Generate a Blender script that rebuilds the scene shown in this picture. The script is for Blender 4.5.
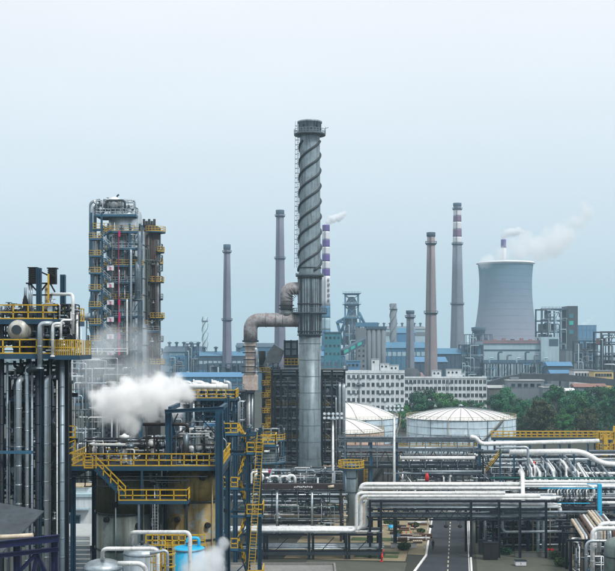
import bpy, bmesh, math, random
from mathutils import Vector, Matrix
R = math.radians
for o in list(bpy.data.objects): bpy.data.objects.remove(o)
sc = bpy.context.scene
col = sc.collection
# ---------------------------------------------------------------- camera, sky, sun, exposure
F, CX, HY, H = 1147.0, 307.5, 345.0, 34.0          # lens in photo pixels, horizon row, eye height (m)
cam = bpy.data.cameras.new('camera'); cam_o = bpy.data.objects.new('camera', cam); col.objects.link(cam_o)
cam_o.location = (0, 0, H); cam_o.rotation_euler = (R(90), 0, 0)
cam.sensor_width = 36; cam.lens = 36*F/615; cam.shift_y = (HY-285.5)/615; cam.clip_start = .5; cam.clip_end = 9000
sc.camera = cam_o
SUN_EL, SUN_AZ = 52, 138                             # azimuth clockwise from +Y: right of and behind the camera
w = bpy.data.worlds.new('World'); sc.world = w; w.use_nodes = True
nt = w.node_tree; nt.nodes.clear(); N = nt.nodes.new; L = nt.links.new
out = N('ShaderNodeOutputWorld'); bg = N('ShaderNodeBackground'); sky = N('ShaderNodeTexSky')
sky.sky_type = 'NISHITA'; sky.sun_disc = False; sky.sun_elevation = R(SUN_EL); sky.sun_rotation = R(SUN_AZ)
sky.air_density = 1.2; sky.dust_density = 3; sky.ozone_density = 1.5
tc = N('ShaderNodeTexCoord'); sx = N('ShaderNodeSeparateXYZ'); L(tc.outputs['Generated'], sx.inputs[0])
rp = N('ShaderNodeValToRGB'); L(sx.outputs['Z'], rp.inputs[0])    # pale overcast veil, a little bluer towards the horizon
e = rp.color_ramp.elements
e[0].position = 0; e[0].color = (.60, .775, .855, 1); e[1].position = 1; e[1].color = (1.4, 1.42, 1.42, 1)
for p, c in ((.05, (.65, .81, .895, 1)), (.12, (.76, .885, .97, 1)), (.21, (.91, .985, 1.05, 1)), (.30, (1.04, 1.06, 1.10, 1)), (.5, (1.1, 1.14, 1.16, 1))):
    q = e.new(p); q.color = c
nz = N('ShaderNodeTexNoise'); nz.inputs['Scale'].default_value = 2.2; nz.inputs['Detail'].default_value = 5
mpn = N('ShaderNodeMapping'); mpn.inputs['Scale'].default_value = (1, 1, 3.2); L(tc.outputs['Generated'], mpn.inputs[0]); L(mpn.outputs[0], nz.inputs['Vector'])
mr = N('ShaderNodeMapRange'); mr.inputs['To Min'].default_value = 9.1; mr.inputs['To Max'].default_value = 10.9; L(nz.outputs[0], mr.inputs[0])
vs = N('ShaderNodeVectorMath'); vs.operation = 'SCALE'; L(rp.outputs[0], vs.inputs[0]); L(mr.outputs[0], vs.inputs['Scale'])
mx = N('ShaderNodeMix'); mx.data_type = 'RGBA'; mx.inputs[0].default_value = .88
L(sky.outputs[0], mx.inputs[6]); L(vs.outputs[0], mx.inputs[7]); L(mx.outputs[2], bg.inputs[0]); bg.inputs[1].default_value = .1
L(bg.outputs[0], out.inputs[0])
sun = bpy.data.lights.new('sun', 'SUN'); sun.energy = 2.4; sun.angle = R(9); sun.color = (1, .975, .94)
sun_o = bpy.data.objects.new('sun', sun); col.objects.link(sun_o)
sd = Vector((math.sin(R(SUN_AZ))*math.cos(R(SUN_EL)), math.cos(R(SUN_AZ))*math.cos(R(SUN_EL)), math.sin(R(SUN_EL))))
sun_o.rotation_euler = sd.to_track_quat('Z', 'Y').to_euler(); sun_o.location = (60, -60, 120)
vsn = sc.view_settings; vsn.view_transform = 'Standard'; vsn.look = 'None'; vsn.exposure = 0.0; vsn.gamma = 1; vsn.use_curve_mapping = False
sc.render.engine = 'CYCLES'; cy = sc.cycles
cy.use_denoising = True; cy.denoiser = 'OPENIMAGEDENOISE'
cy.max_bounces = 20; cy.diffuse_bounces = 2; cy.glossy_bounces = 2; cy.volume_bounces = 20; cy.transparent_max_bounces = 8
cy.volume_step_rate = 1; cy.volume_max_steps = 128; cy.use_adaptive_sampling = True; cy.adaptive_threshold = .012
cy.caustics_reflective = False; cy.caustics_refractive = False
# ---------------------------------------------------------------- materials
MATS = {}
def mat(name, c, rough=.6, metal=0, var=.25, scale=.6, streak=0, dirt=(.05, .04, .03), rust=0, rustc=(.16, .065, .025), bump=0, spec=.4, zramp=None, oirand=0):
    m = bpy.data.materials.new(name); m.use_nodes = True; t = m.node_tree; b = t.nodes['Principled BSDF']
    n = t.nodes.new; l = t.links.new
    b.inputs['Roughness'].default_value = rough; b.inputs['Metallic'].default_value = metal; b.inputs['Specular IOR Level'].default_value = spec
    tc = n('ShaderNodeTexCoord'); z = n('ShaderNodeTexNoise'); z.inputs['Scale'].default_value = scale; z.inputs['Detail'].default_value = 7; z.inputs['Roughness'].default_value = .65
    l(tc.outputs['Object'], z.inputs['Vector'])
    r = n('ShaderNodeMapRange'); r.inputs['From Min'].default_value = .25; r.inputs['From Max'].default_value = .75
    r.inputs['To Min'].default_value = 1-var; r.inputs['To Max'].default_value = 1+var; l(z.outputs[0], r.inputs[0])
    if zramp:                                       # (object-space z, colour) stops
        s = n('ShaderNodeSeparateXYZ'); l(tc.outputs['Object'], s.inputs[0]); zr = n('ShaderNodeMapRange')
        zr.inputs['From Min'].default_value = zramp[0][0]; zr.inputs['From Max'].default_value = zramp[-1][0]; l(s.outputs['Z'], zr.inputs[0])
        cr = n('ShaderNodeValToRGB'); l(zr.outputs[0], cr.inputs[0]); el = cr.color_ramp.elements
        for i, (zz, cc) in enumerate(zramp):
            p = (zz-zramp[0][0])/(zramp[-1][0]-zramp[0][0])
            q = el[0] if i == 0 else el[1] if i == len(zramp)-1 else el.new(p)
            q.position = p; q.color = (*cc, 1)
        base = cr.outputs[0]
    else:
        rg = n('ShaderNodeRGB'); rg.outputs[0].default_value = (*c, 1); base = rg.outputs[0]
    v = n('ShaderNodeVectorMath'); v.operation = 'SCALE'; l(base, v.inputs[0]); l(r.outputs[0], v.inputs['Scale']); cur = v.outputs[0]
    if oirand:
        oi = n('ShaderNodeObjectInfo'); r2 = n('ShaderNodeMapRange'); r2.inputs['To Min'].default_value = 1-oirand; r2.inputs['To Max'].default_value = 1+oirand
        l(oi.outputs['Random'], r2.inputs[0]); v2 = n('ShaderNodeVectorMath'); v2.operation = 'SCALE'; l(cur, v2.inputs[0]); l(r2.outputs[0], v2.inputs['Scale']); cur = v2.outputs[0]
    def over(cur, colr, amt, sc3, lo, hi, det=6):
        mp = n('ShaderNodeMapping'); mp.inputs['Scale'].default_value = sc3; l(tc.outputs['Object'], mp.inputs[0])
        z2 = n('ShaderNodeTexNoise'); z2.inputs['Scale'].default_value = 1; z2.inputs['Detail'].default_value = det; z2.inputs['Roughness'].default_value = .7; l(mp.outputs[0], z2.inputs['Vector'])
        r3 = n('ShaderNodeMapRange'); r3.inputs['From Min'].default_value = lo; r3.inputs['From Max'].default_value = hi; r3.inputs['To Max'].default_value = amt; l(z2.outputs[0], r3.inputs[0])
        mm = n('ShaderNodeMix'); mm.data_type = 'RGBA'; l(r3.outputs[0], mm.inputs[0]); l(cur, mm.inputs[6]); mm.inputs[7].default_value = (*colr, 1); return mm.outputs[2]
    if streak: cur = over(cur, dirt, streak, (1.6, 1.6, .1), .48, .68)
    if rust: cur = over(cur, rustc, min(1, rust*1.3), (scale*1.7,)*3, .62-.2*rust, .70-.14*rust, 9)
    l(cur, b.inputs['Base Color'])
    if bump:
        bp = n('ShaderNodeBump'); bp.inputs['Strength'].default_value = bump; bp.inputs['Distance'].default_value = .08
        z3 = n('ShaderNodeTexNoise'); z3.inputs['Scale'].default_value = scale*6; z3.inputs['Detail'].default_value = 4; l(tc.outputs['Object'], z3.inputs['Vector']); l(z3.outputs[0], bp.inputs['Height']); l(bp.outputs[0], b.inputs['Normal'])
    MATS[name] = m; return m
mat('blue', (.010, .053, .098), .55, var=.3, streak=.35, dirt=(.02, .03, .04), rust=.12)
mat('midblue', (.026, .105, .18), .55, var=.3, streak=.3)
mat('dark', (.009, .017, .027), .6, var=.4, rust=.12, rustc=(.05, .03, .02))
mat('black', (.008, .009, .011), .6, var=.3)
mat('steel', (.027, .041, .053), .6, var=.35, streak=.3)
mat('yellow', (.56, .35, .025), .5, var=.25, scale=1.5, rust=.12, rustc=(.2, .1, .02))
mat('galv', (.46, .53, .575), .36, .6, var=.22, scale=.9, streak=.4, dirt=(.12, .12, .12))
mat('galvd', (.19, .24, .28), .42, .5, var=.3, streak=.4, dirt=(.04, .04, .04), rust=.1)
mat('white', (.78, .80, .80), .45, .1, var=.18, scale=1.2, streak=.35, dirt=(.3, .28, .24), rust=.4, rustc=(.36, .34, .30))
mat('cream', (.55, .47, .36), .6, var=.2, streak=.4, dirt=(.2, .13, .08))
mat('brown', (.10, .055, .035), .7, var=.35, rust=.3)
mat('steelpale', (.17, .21, .24), .5, .2, var=.3)
mat('scuffed', (.46, .38, .33), .6, .1, var=.3, scale=.8, streak=.5, dirt=(.2, .1, .06), rust=.5, rustc=(.62, .6, .58))
mat('stained', (.50, .50, .46), .45, .3, var=.25, scale=1.2, streak=.7, dirt=(.09, .08, .06), rust=.35, rustc=(.16, .11, .07))
mat('umber', (.030, .022, .022), .65, var=.3)
mat('cyan', (.02, .40, .68), .45, var=.12, streak=.1)
mat('teal', (.01, .11, .10), .5, var=.2)
mat('red', (.55, .02, .02), .5, var=.15)
mat('magenta', (.52, .01, .11), .5, var=.15)
mat('orange', (.65, .16, .02), .6, var=.15)
mat('purple', (.11, .06, .26), .7, var=.15)
mat('indigo', (.008, .013, .062), .5, var=.3, streak=.3)
mat('glass', (.024, .036, .045), .15, var=.3, oirand=.9)
mat('concrete', (.20, .20, .19), .85, var=.25, scale=.25, streak=.3, rust=.1, rustc=(.1, .1, .09), bump=.3)
mat('ctd', (.12, .13, .13), .85, var=.3, scale=.3, streak=.4)
mat('rustduct', (.31, .31, .32), .6, .2, var=.35, scale=.7, streak=.35, rust=.6, rustc=(.18, .105, .08))
mat('duct', (.22, .25, .27), .55, .2, var=.3, streak=.3, rust=.2)
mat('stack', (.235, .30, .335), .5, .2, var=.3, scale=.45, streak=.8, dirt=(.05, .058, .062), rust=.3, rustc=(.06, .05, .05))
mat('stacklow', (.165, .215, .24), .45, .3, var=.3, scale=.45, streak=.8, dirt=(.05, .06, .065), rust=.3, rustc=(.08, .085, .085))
mat('plateseam', (.10, .13, .15), .6, var=.2)
mat('strake', (.03, .038, .044), .6, var=.3)
mat('heater', (.050, .063, .074), .65, var=.35, scale=.4, streak=.4, dirt=(.015, .017, .02), rust=.2, rustc=(.05, .04, .035))
mat('vessel_old', (.29, .205, .065), .55, .1, var=.4, scale=.5, streak=.9, dirt=(.035, .032, .02), rust=.35, rustc=(.02, .018, .014), bump=.25)
mat('vessel_pale', (.24, .175, .06), .55, .1, var=.4, scale=.45, streak=.8, dirt=(.03, .03, .022), rust=.7, rustc=(.20, .25, .26), bump=.25)
mat('vessel_green', (.065, .07, .038), .6, .1, var=.4, scale=.5, streak=.8, dirt=(.12, .105, .025), rust=.35, rustc=(.02, .022, .02), bump=.2)
mat('skirt', (.16, .205, .20), .5, .2, var=.3, scale=.4, streak=.8, dirt=(.09, .085, .045), rust=.3, rustc=(.035, .03, .02), bump=.2)
mat('tankwall', (.36, .47, .535), .55, var=.22, scale=.25, streak=.75, dirt=(.20, .235, .25), rust=.4, rustc=(.60, .62, .62))
mat('tankroof', (.76, .76, .73), .6, var=.14, scale=.25, streak=.45, dirt=(.5, .45, .38), rust=.25, rustc=(.5, .42, .34))
mat('tankrust', (.42, .30, .22), .6, var=.25, scale=.4, streak=.5, dirt=(.3, .18, .12))
mat('rim', (.36, .30, .20), .7, var=.4, rust=.4)
mat('bld', (.62, .67, .69), .8, var=.14, scale=.2, streak=.7, dirt=(.34, .36, .36), rust=.15, rustc=(.42, .42, .40))
mat('bldroof', (.34, .36, .36), .9, var=.25, scale=.2)
mat('brick', (.255, .228, .235), .85, var=.14, scale=.12, streak=.4, dirt=(.16, .12, .12))
mat('mauve', (.17, .175, .235), .85, var=.15, scale=.1, streak=.4, dirt=(.09, .09, .12))
mat('greych', (.19, .215, .26), .85, var=.15, scale=.1, streak=.4, dirt=(.09, .1, .12))
mat('chwhite', (.66, .67, .70), .8, var=.08, scale=.1, streak=.25, dirt=(.35, .35, .38))
mat('chred', (.19, .12, .20), .8, var=.12, scale=.1)
mat('farblue', (.06, .185, .30), .7, var=.2, scale=.08, streak=.3)  # far paints: distance haze mixed into the colour, lighter and bluer
mat('farblue2', (.07, .20, .35), .6, var=.12, scale=.08)
mat('farslate', (.05, .095, .14), .8, var=.25, scale=.08, streak=.3)
mat('fargrey', (.17, .20, .225), .85, var=.15, scale=.08, streak=.5, dirt=(.10, .12, .14))
mat('farteal', (.03, .18, .23), .7, var=.2, scale=.08, streak=.3)
mat('fargreen', (.03, .40, .33), .6, var=.1)
mat('farlight', (.36, .50, .56), .7, var=.1, scale=.08, streak=.3)
mat('farpink', (.26, .17, .18), .8, var=.2, scale=.08)
mat('ochre', (.60, .45, .20), .8, var=.12, scale=.1)
mat('rustroof', (.22, .12, .10), .8, var=.3, scale=.4)
mat('ctower', (0, 0, 0), .9, var=.10, scale=.03, streak=.22, dirt=(.13, .15, .2), zramp=[(0, (.31, .275, .335)), (58, (.29, .285, .36)), (70, (.25, .275, .35)), (72, (.225, .275, .36)), (88, (.195, .275, .36)), (90, (.165, .265, .35)), (104, (.15, .255, .34)), (106, (.125, .235, .32)), (118, (.12, .23, .31))])  # shell tones raised and blued, painting in haze the volume leaves out
mat('asphalt', (.028, .035, .042), .85, var=.4, scale=.35, rust=.45, rustc=(.045, .048, .05), streak=0)
mat('lanepaint', (.46, .43, .33), .7, var=.3, scale=2)
mat('paintwhite', (.72, .72, .70), .7, var=.1, scale=2)
mat('ground', (.036, .040, .031), .9, var=.35, scale=.05, rust=.4, rustc=(.05, .06, .04))
mat('sand', (.24, .20, .125), .95, var=.3, scale=.12, rust=.4, rustc=(.14, .15, .09), bump=.3)
mat('pad', (.075, .082, .062), .9, var=.25, scale=.25, rust=.2, rustc=(.11, .12, .08))
mat('leaf', (.014, .115, .046), .6, var=.6, scale=.45, oirand=.4)
mat('leaflight', (.038, .17, .045), .6, var=.55, scale=.5, oirand=.3)
mat('leafdark', (.010, .078, .040), .6, var=.6, scale=.45, oirand=.3)
mat('leafolive', (.045, .058, .020), .6, var=.45, scale=.35, oirand=.25)
mat('bark', (.06, .045, .03), .9, var=.3)
mat('skin', (.45, .27, .2), .6, var=.05)
mat('cloth', (.012, .013, .017), .8, var=.2)
mat('turf', (.05, .09, .03), .9, var=.4, scale=1)
# ---------------------------------------------------------------- mesh builder
def VV(p): return Vector(p)
def frame(d):
    d = d.normalized(); a = Vector((0, 0, 1)) if abs(d.z) < .95 else Vector((1, 0, 0))
    u = a.cross(d).normalized(); return u, d.cross(u)
class MB:
    def __init__(s): s.v = []; s.f = []; s.s = []; s.m = []; s.mi = 0
    def face(s, idx, sm=False): s.f.append(idx); s.s.append(sm); s.m.append(s.mi)
    def hexa(s, c):
        b = len(s.v); s.v += [tuple(p) for p in c]
        for q in ((0, 3, 2, 1), (4, 5, 6, 7), (0, 1, 5, 4), (1, 2, 6, 5), (2, 3, 7, 6), (3, 0, 4, 7)): s.face([b+i for i in q])
        return s
    def box(s, x0, x1, y0, y1, z0, z1):
        return s.hexa([(x0, y0, z0), (x1, y0, z0), (x1, y1, z0), (x0, y1, z0), (x0, y0, z1), (x1, y0, z1), (x1, y1, z1), (x0, y1, z1)])
    def bar(s, p, q, wd, h=None):
        p, q = VV(p), VV(q); h = h or wd; d = (q-p)
        if d.length < 1e-6: return s
        u, t = frame(d); u = u*wd/2; t = t*h/2
        return s.hexa([p-u-t, p+u-t, p+u+t, p-u+t, q-u-t, q+u-t, q+u+t, q-u+t])
    def ibeam(s, p, q, wd, h):                      # rolled section: two flanges and a web
        p, q = VV(p), VV(q); u, t = frame(q-p); k = h/2-h*.06
        s.bar(p+t*k, q+t*k, wd, h*.12); s.bar(p-t*k, q-t*k, wd, h*.12); return s.bar(p, q, wd*.22, h*.76)
    def loft(s, rings, cap=True, sm=True):
        n = len(rings[0]); b = len(s.v)
        for r in rings: s.v += [tuple(p) for p in r]
        for k in range(len(rings)-1):
            for i in range(n):
                j = (i+1) % n; s.face([b+k*n+i, b+k*n+j, b+(k+1)*n+j, b+(k+1)*n+i], sm)
        if cap:
            s.face([b+i for i in range(n)][::-1]); s.face([b+(len(rings)-1)*n+i for i in range(n)])
        return s
    def cyl(s, p, q, r0, r1=None, n=10, cap=True):
        p, q = VV(p), VV(q); r1 = r0 if r1 is None else r1; u, t = frame(q-p)
        cs = [(math.cos(2*math.pi*i/n), math.sin(2*math.pi*i/n)) for i in range(n)]
        return s.loft([[p+u*(c*r0)+t*(d*r0) for c, d in cs], [q+u*(c*r1)+t*(d*r1) for c, d in cs]], cap)
    def lathe(s, c, prof, n=24, axis='z', cap=True, a0=0):
        rings = []
        for r, z in prof:
            rr = []
            for i in range(n):
                a = a0+2*math.pi*i/n; x, y = r*math.cos(a), r*math.sin(a)
                p = (x, y, z) if axis == 'z' else (x, z, -y) if axis == 'y' else (z, x, y)
                rr.append((c[0]+p[0], c[1]+p[1], c[2]+p[2]))
            rings.append(rr)
        return s.loft(rings, cap)
    def ring(s, c, r0, r1, z0, z1, n=24):           # flat annular plate
        return s.lathe(c, [(r0, z0), (r1, z0), (r1, z1), (r0, z1), (r0, z0)], n, cap=False)
    def tube(s, pts, r, n=8, bend=None, seg=4, cap=True):
        pts = [VV(p) for p in pts]; bend = r*2.6 if bend is None else bend; path = [pts[0]]
        for i in range(1, len(pts)-1):
            a, b, c = pts[i-1], pts[i], pts[i+1]; d0 = (a-b); d1 = (c-b)
            k = min(bend, d0.length*.49, d1.length*.49); a1 = b+d0.normalized()*k; c1 = b+d1.normalized()*k
            if bend <= 0 or d0.normalized().dot(d1.normalized()) < -.999: path.append(b); continue
            for j in range(seg+1):
                t = j/seg; path.append(a1*(1-t)**2+b*2*t*(1-t)+c1*t*t)
        path.append(pts[-1]); rings = []; u = None
        for i, p in enumerate(path):
            d = (path[min(i+1, len(path)-1)]-path[max(i-1, 0)]).normalized()
            if u is None: u, t = frame(d)
            u = (u-d*u.dot(d)).normalized(); t = d.cross(u)
            rings.append([p+u*(r*math.cos(2*math.pi*k/n))+t*(r*math.sin(2*math.pi*k/n)) for k in range(n)])
        return s.loft(rings, cap)
    def rings_on(s, pts, r, sp, wd=.12, n=8):       # proud bands / flanges along straight runs
        pts = [VV(p) for p in pts]
        for a, b in zip(pts, pts[1:]):
            d = b-a; ln = d.length; k = int(ln/sp)
            for i in range(1, k+1):
                c = a+d*((i-.5)/max(k, 1)); s.cyl(c-d/ln*wd/2, c+d/ln*wd/2, r, n=n)
        return s
    def rail(s, pts, h=1.1, sp=1.4, r=.035, toe=True, mid=2):
        pts = [VV(p) for p in pts]; up = Vector((0, 0, 1))
        for a, b in zip(pts, pts[1:]):
            ln = (b-a).length; k = max(1, round(ln/sp))
            for i in range(k+1):
                p = a+(b-a)*(i/k); s.bar(p, p+up*h, r*2)
            for j in range(1, mid+1): s.bar(a+up*(h*j/mid), b+up*(h*j/mid), r*2)
            if toe: s.bar(a+up*.07, b+up*.07, r, .14)
        return s
    def ladder(s, p, q, wd=.45, sp=.4, r=.03, cage=True, out_=(0, -1, 0)):
        p, q = VV(p), VV(q); d = (q-p); o_ = VV(out_); side = d.cross(o_).normalized()*wd/2
        s.bar(p-side, q-side, r*2); s.bar(p+side, q+side, r*2)
        for i in range(int(d.length/sp)):
            c = p+d*((i+.5)*sp/d.length); s.bar(c-side, c+side, r*1.3)
        if cage:
            k = int(d.length/1.2)
            for i in range(k):
                c = p+d*((i+1)/(k+1)); pp = [c-side*1.6, c-side*1.6+o_*.55, c+o_*.85, c+side*1.6+o_*.55, c+side*1.6]
                for a, b in zip(pp, pp[1:]): s.bar(a, b, r, r*2)
            for e_ in (-side*1.6+o_*.55, o_*.85, side*1.6+o_*.55): s.bar(p+e_, q+e_, r)
        return s
    def flight(s, a, b, wd, across, tread=.28):     # stair flight: stringers and treads
        a, b = VV(a), VV(b); ac = VV(across)*wd/2; s.bar(a-ac, b-ac, .08, .28); s.bar(a+ac, b+ac, .08, .28)
        k = max(2, int(abs(b.z-a.z)/.22))
        for i in range(k):
            c = a+(b-a)*((i+.5)/k); s.bar(c-ac, c+ac, tread, .05)
        return s
    def mesh(s, name, mats, org=(0, 0, 0)):
        me = bpy.data.meshes.new(name); ox, oy, oz = org
        me.from_pydata([(x-ox, y-oy, z-oz) for x, y, z in s.v], [], s.f)
        me.polygons.foreach_set('use_smooth', s.s); me.polygons.foreach_set('material_index', s.m)
        for m in (mats if isinstance(mats, (list, tuple)) else [mats]): me.materials.append(MATS[m] if isinstance(m, str) else m)
        me.update(); return me
    def build(s, name, mats, parent=None, org=None):
        if parent is not None: org = ORG[parent.name]
        elif org is None:
            xs, ys, zs = zip(*s.v); org = ((min(xs)+max(xs))/2, (min(ys)+max(ys))/2, min(zs))
        o = bpy.data.objects.new(name, s.mesh(name, mats, org)); col.objects.link(o)
        if parent is not None: o.parent = parent
        else: o.location = org
        ORG[o.name] = org; return o
ORG = {}
def tag(o, label, cat, group=None):
    o['label'] = label; o['category'] = cat
    if group: o['group'] = group
    return o
def thing(name, label, cat, loc, group=None):
    o = bpy.data.objects.new(name, None); col.objects.link(o); o.location = loc; o.empty_display_size = .5
    ORG[o.name] = tuple(loc); return tag(o, label, cat, group)
def struct(o): o['kind'] = 'structure'; return o
def inst(me, name, parent, loc, rot=(0, 0, 0), scale=1):     # a part sharing mesh data; loc in world
    o = bpy.data.objects.new(name, me); col.objects.link(o); o.parent = parent; g = ORG[parent.name]
    o.location = (loc[0]-g[0], loc[1]-g[1], loc[2]-g[2]); o.rotation_euler = rot
    if scale != 1: o.scale = (scale,)*3
    return o
def dup(root, loc, label=None):
    r = root.copy(); col.objects.link(r); r.location = loc; ORG[r.name] = tuple(loc)
    if label: r['label'] = label
    for ch in root.children:
        c = ch.copy(); col.objects.link(c); c.parent = r
        for g in ch.children:
            d = g.copy(); col.objects.link(d); d.parent = c
    return r
def X(px, D): return (px-CX)*D/F
def Z(py, D): return H-(py-HY)*D/F
def P(px, py, D): return (X(px, D), D, Z(py, D))
def S(D): return D/F
# parts --------------------------------------------------------------------------------------------
def pipe(root, pts, r, m='galv', name='pipe', n=8, bend=None, band=0, seg=4):
    b = MB().tube(pts, r, n, bend, seg)
    if band: b.rings_on(pts, r*1.1, band, .08, n); b.cyl(pts[0], VV(pts[0])+(VV(pts[1])-VV(pts[0])).normalized()*.12, r*1.5, n=n)
    return b.build(name, m, root)
def beam(root, p, q, wd, h=None, m='blue', name='beam', I=False):
    return (MB().ibeam(p, q, wd, h or wd) if I else MB().bar(p, q, wd, h)).build(name, m, root)
def deck(root, x0, x1, y0, y1, z, m='blue', rails='flrb', rm='yellow', th=.3, h=1.1, sp=1.4, r=.035, grating='dark'):
    b = MB().box(x0+.12, x1-.12, y0+.12, y1-.12, z-.06, z)
    o = b.build('deck_grating', grating, root)
    e_ = MB(); z0 = z-th
    e_.box(x0, x1, y0, y0+.12, z0, z+.03); e_.box(x0, x1, y1-.12, y1, z0, z+.03); e_.box(x0, x0+.12, y0+.12, y1-.12, z0, z+.03); e_.box(x1-.12, x1, y0+.12, y1-.12, z0, z+.03)
    k = max(1, int((x1-x0)/2.5))
    for i in range(1, k): xx = x0+(x1-x0)*i/k; e_.box(xx-.06, xx+.06, y0+.12, y1-.12, z0, z-.065)
    e_.build('deck_edge', m, root); q = .06
    sg = {'f': ((x0+q, y0+q, z), (x1-q, y0+q, z)), 'b': ((x0+q, y1-q, z), (x1-q, y1-q, z)), 'l': ((x0+q, y0+q, z), (x0+q, y1-q, z)), 'r': ((x1-q, y0+q, z), (x1-q, y1-q, z))}
    for k in rails: MB().rail(sg[k], h, sp, r).build('handrail', rm, root)
def bents(root, xs, y0, y1, zs, wd=.35, m='blue', z0=0, brace=False, longi=True):
    """portal bents at each x, beams at each level"""
    for i, x in enumerate(xs):
        for y in (y0, y1): beam(root, (x, y, z0), (x, y, zs[-1]), wd, m=m, name='column', I=True)
        for z in zs: beam(root, (x, y0+wd*.62, z-wd*.5), (x, y1-wd*.62, z-wd*.5), wd*.7, wd*.9, m=m, I=True)
        if longi and i:
            for z in zs:
                for y in (y0, y1): beam(root, (xs[i-1]+wd*.62, y, z-wd*.45), (x-wd*.62, y, z-wd*.45), wd*.6, wd*.8, m=m, I=True)
        if brace and i:
            lv = [z0]+list(zs)
            for a, b_ in zip(lv, lv[1:]):
                for y in (y0, y1): beam(root, (xs[i-1]+wd*.6, y, a+.2), (x-wd*.6, y, b_-wd), wd*.35, m=m, name='brace')
# shared small equipment meshes
b = MB(); b.cyl((-.3, 0, 0), (-.24, 0, 0), .2); b.cyl((.24, 0, 0), (.3, 0, 0), .2); b.lathe((0, 0, 0), [(.1, -.24), (.19, 0), (.1, .24)], 8, 'x'); b.cyl((0, 0, .05), (0, 0, .6), .07, n=6); b.cyl((0, 0, .2), (0, 0, .28), .15, n=8)
b.lathe((0, 0, .6), [(.2, -.02), (.23, .0), (.2, .02), (.17, 0), (.2, -.02)], 10, cap=False); b.bar((-.2, 0, .6), (.2, 0, .6), .03); b.bar((0, -.2, .6), (0, .2, .6), .03)
VALVES = [b.mesh('valve', m) for m in ('steel', 'galv', 'dark', 'galvd')]
b = MB(); b.box(-.7, .9, -.3, .3, 0, .18); b.cyl((-.55, 0, .55), (.2, 0, .55), .3, n=10); b.cyl((.2, 0, .55), (.4, 0, .55), .1, n=6); b.lathe((.6, 0, .55), [(.12, -.2), (.36, -.12), (.36, .12), (.12, .2)], 10, 'x'); b.cyl((.6, 0, .55), (.6, 0, 1.1), .12, n=8); b.box(-.5, -.1, -.3, .3, .18, .3)
PUMPS = [b.mesh('pump', m) for m in ('steel', 'blue', 'galv')]
def clutter(root, x0, x1, y0, y1, z0, z1, n, seed, mats=('galv', 'white', 'steel', 'galvd'), r0=.06, r1=.2, nv=0, np_=0, cn=6, vert=.5, base=None):
    rg = random.Random(seed)
    for _ in range(n):
        p = [rg.uniform(x0, x1), rg.uniform(y0, y1), rg.uniform(z0, z1)]; pts = [tuple(p)]; ax = 2 if rg.random() < vert else rg.choice((0, 0, 1))
        for k in range(rg.choice((2, 3, 3, 4))):
            lo, hi = ((x0, x1), (y0, y1), (z0, z1))[ax]; t = rg.uniform(lo, hi)
            if abs(t-p[ax]) < .6: t = lo if p[ax]-lo > hi-p[ax] else hi
            p[ax] = t; pts.append(tuple(p)); ax = rg.choice([a for a in (0, 0, 1, 2, 2) if a != ax])
        r = r0+(r1-r0)*rg.random()**1.8
        pipe(root, pts, r, rg.choice(mats), n=cn, band=rg.choice((0, 1.6, 2.5)))
    for _ in range(nv):
        inst(rg.choice(VALVES), 'valve', root, (rg.uniform(x0, x1), rg.uniform(y0, y1), rg.uniform(z0+.2, z1-.3)), (0, 0, rg.choice((0, math.pi/2, .7))), rg.uniform(.8, 1.6))
    for _ in range(np_):
        inst(rg.choice(PUMPS), 'pump', root, (rg.uniform(x0+1, x1-1), rg.uniform(y0, y1), (z0 if base is None else base)), (0, 0, rg.choice((0, math.pi/2, math.pi))), rg.uniform(.9, 1.5))
def facade(root, x0, x1, y, z0, nx, nz, px_, pz, ww, wh, sill, wm, d=.25, skip=()):
    """wall on plane y facing the camera with real openings; windows are instanced parts"""
    b = MB(); cx = [x0+(x1-x0)*(i+.5)/nx for i in range(nx)]
    zz = z0
    for j in range(nz):
        za = z0+j*pz+sill; zb = za+wh; b.box(x0, x1, y, y+d, zz, za); prev = x0
        for i, c in enumerate(cx):
            if (i, j) in skip: continue
            b.box(prev, c-ww/2, y, y+d, za, zb); prev = c+ww/2
        b.box(prev, x1, y, y+d, za, zb); zz = zb
    b.box(x0, x1, y, y+d, zz, z0+nz*pz); b.build('front_wall', wm, root)
    wn = MB(); wn.mi = 0; wn.box(-ww/2, ww/2, .12, .16, 0, wh); wn.mi = 1
    for a in (-ww/2+.05, 0, ww/2-.05): wn.box(a-.04, a+.04, .07, .118, .002, wh-.002)
    wn.box(-ww/2, ww/2, -.09, -.003, -.14, -.02)
    me = wn.mesh('window', ['glass', 'bldroof'])
    for j in range(nz):
        for i, c in enumerate(cx):
            if (i, j) not in skip: inst(me, 'window', root, (c, y, z0+j*pz+sill))
# ================================================================ SETTING
g = MB(); g.box(-2400, 2400, -150, 4100, -.5, 0); struct(g.build('ground', 'ground', org=(0, 0, 0)))
RD = Vector((.133, 1, 0)).normalized(); RX = Vector((RD.y, -RD.x, 0))       # direction of the plant road and across it
def RP(a, b, z=0): p = Vector((X(450.5, 223), 223, 0))+RD*a+RX*b; return (p.x, p.y, z)
g = MB(); n0 = len(g.v)
def strip(b, a0, a1, l, r, z0, z1):
    b.hexa([RP(a0, l, z0), RP(a0, r, z0), RP(a1, r, z0), RP(a1, l, z0), RP(a0, l, z1), RP(a0, r, z1), RP(a1, r, z1), RP(a1, l, z1)])
strip(g, -120, 26, -3.4, 3.4, -.3, .02)
g.hexa([RP(-120, -12, -.3), RP(-120, -3.4, -.3), RP(-40, -3.4, -.3), RP(-40, -3.41, -.3), RP(-120, -12, .02), RP(-120, -3.4, .02), RP(-40, -3.4, .02), RP(-40, -3.41, .02)])
road = struct(g.build('road', 'asphalt', org=RP(0, 0)))
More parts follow.
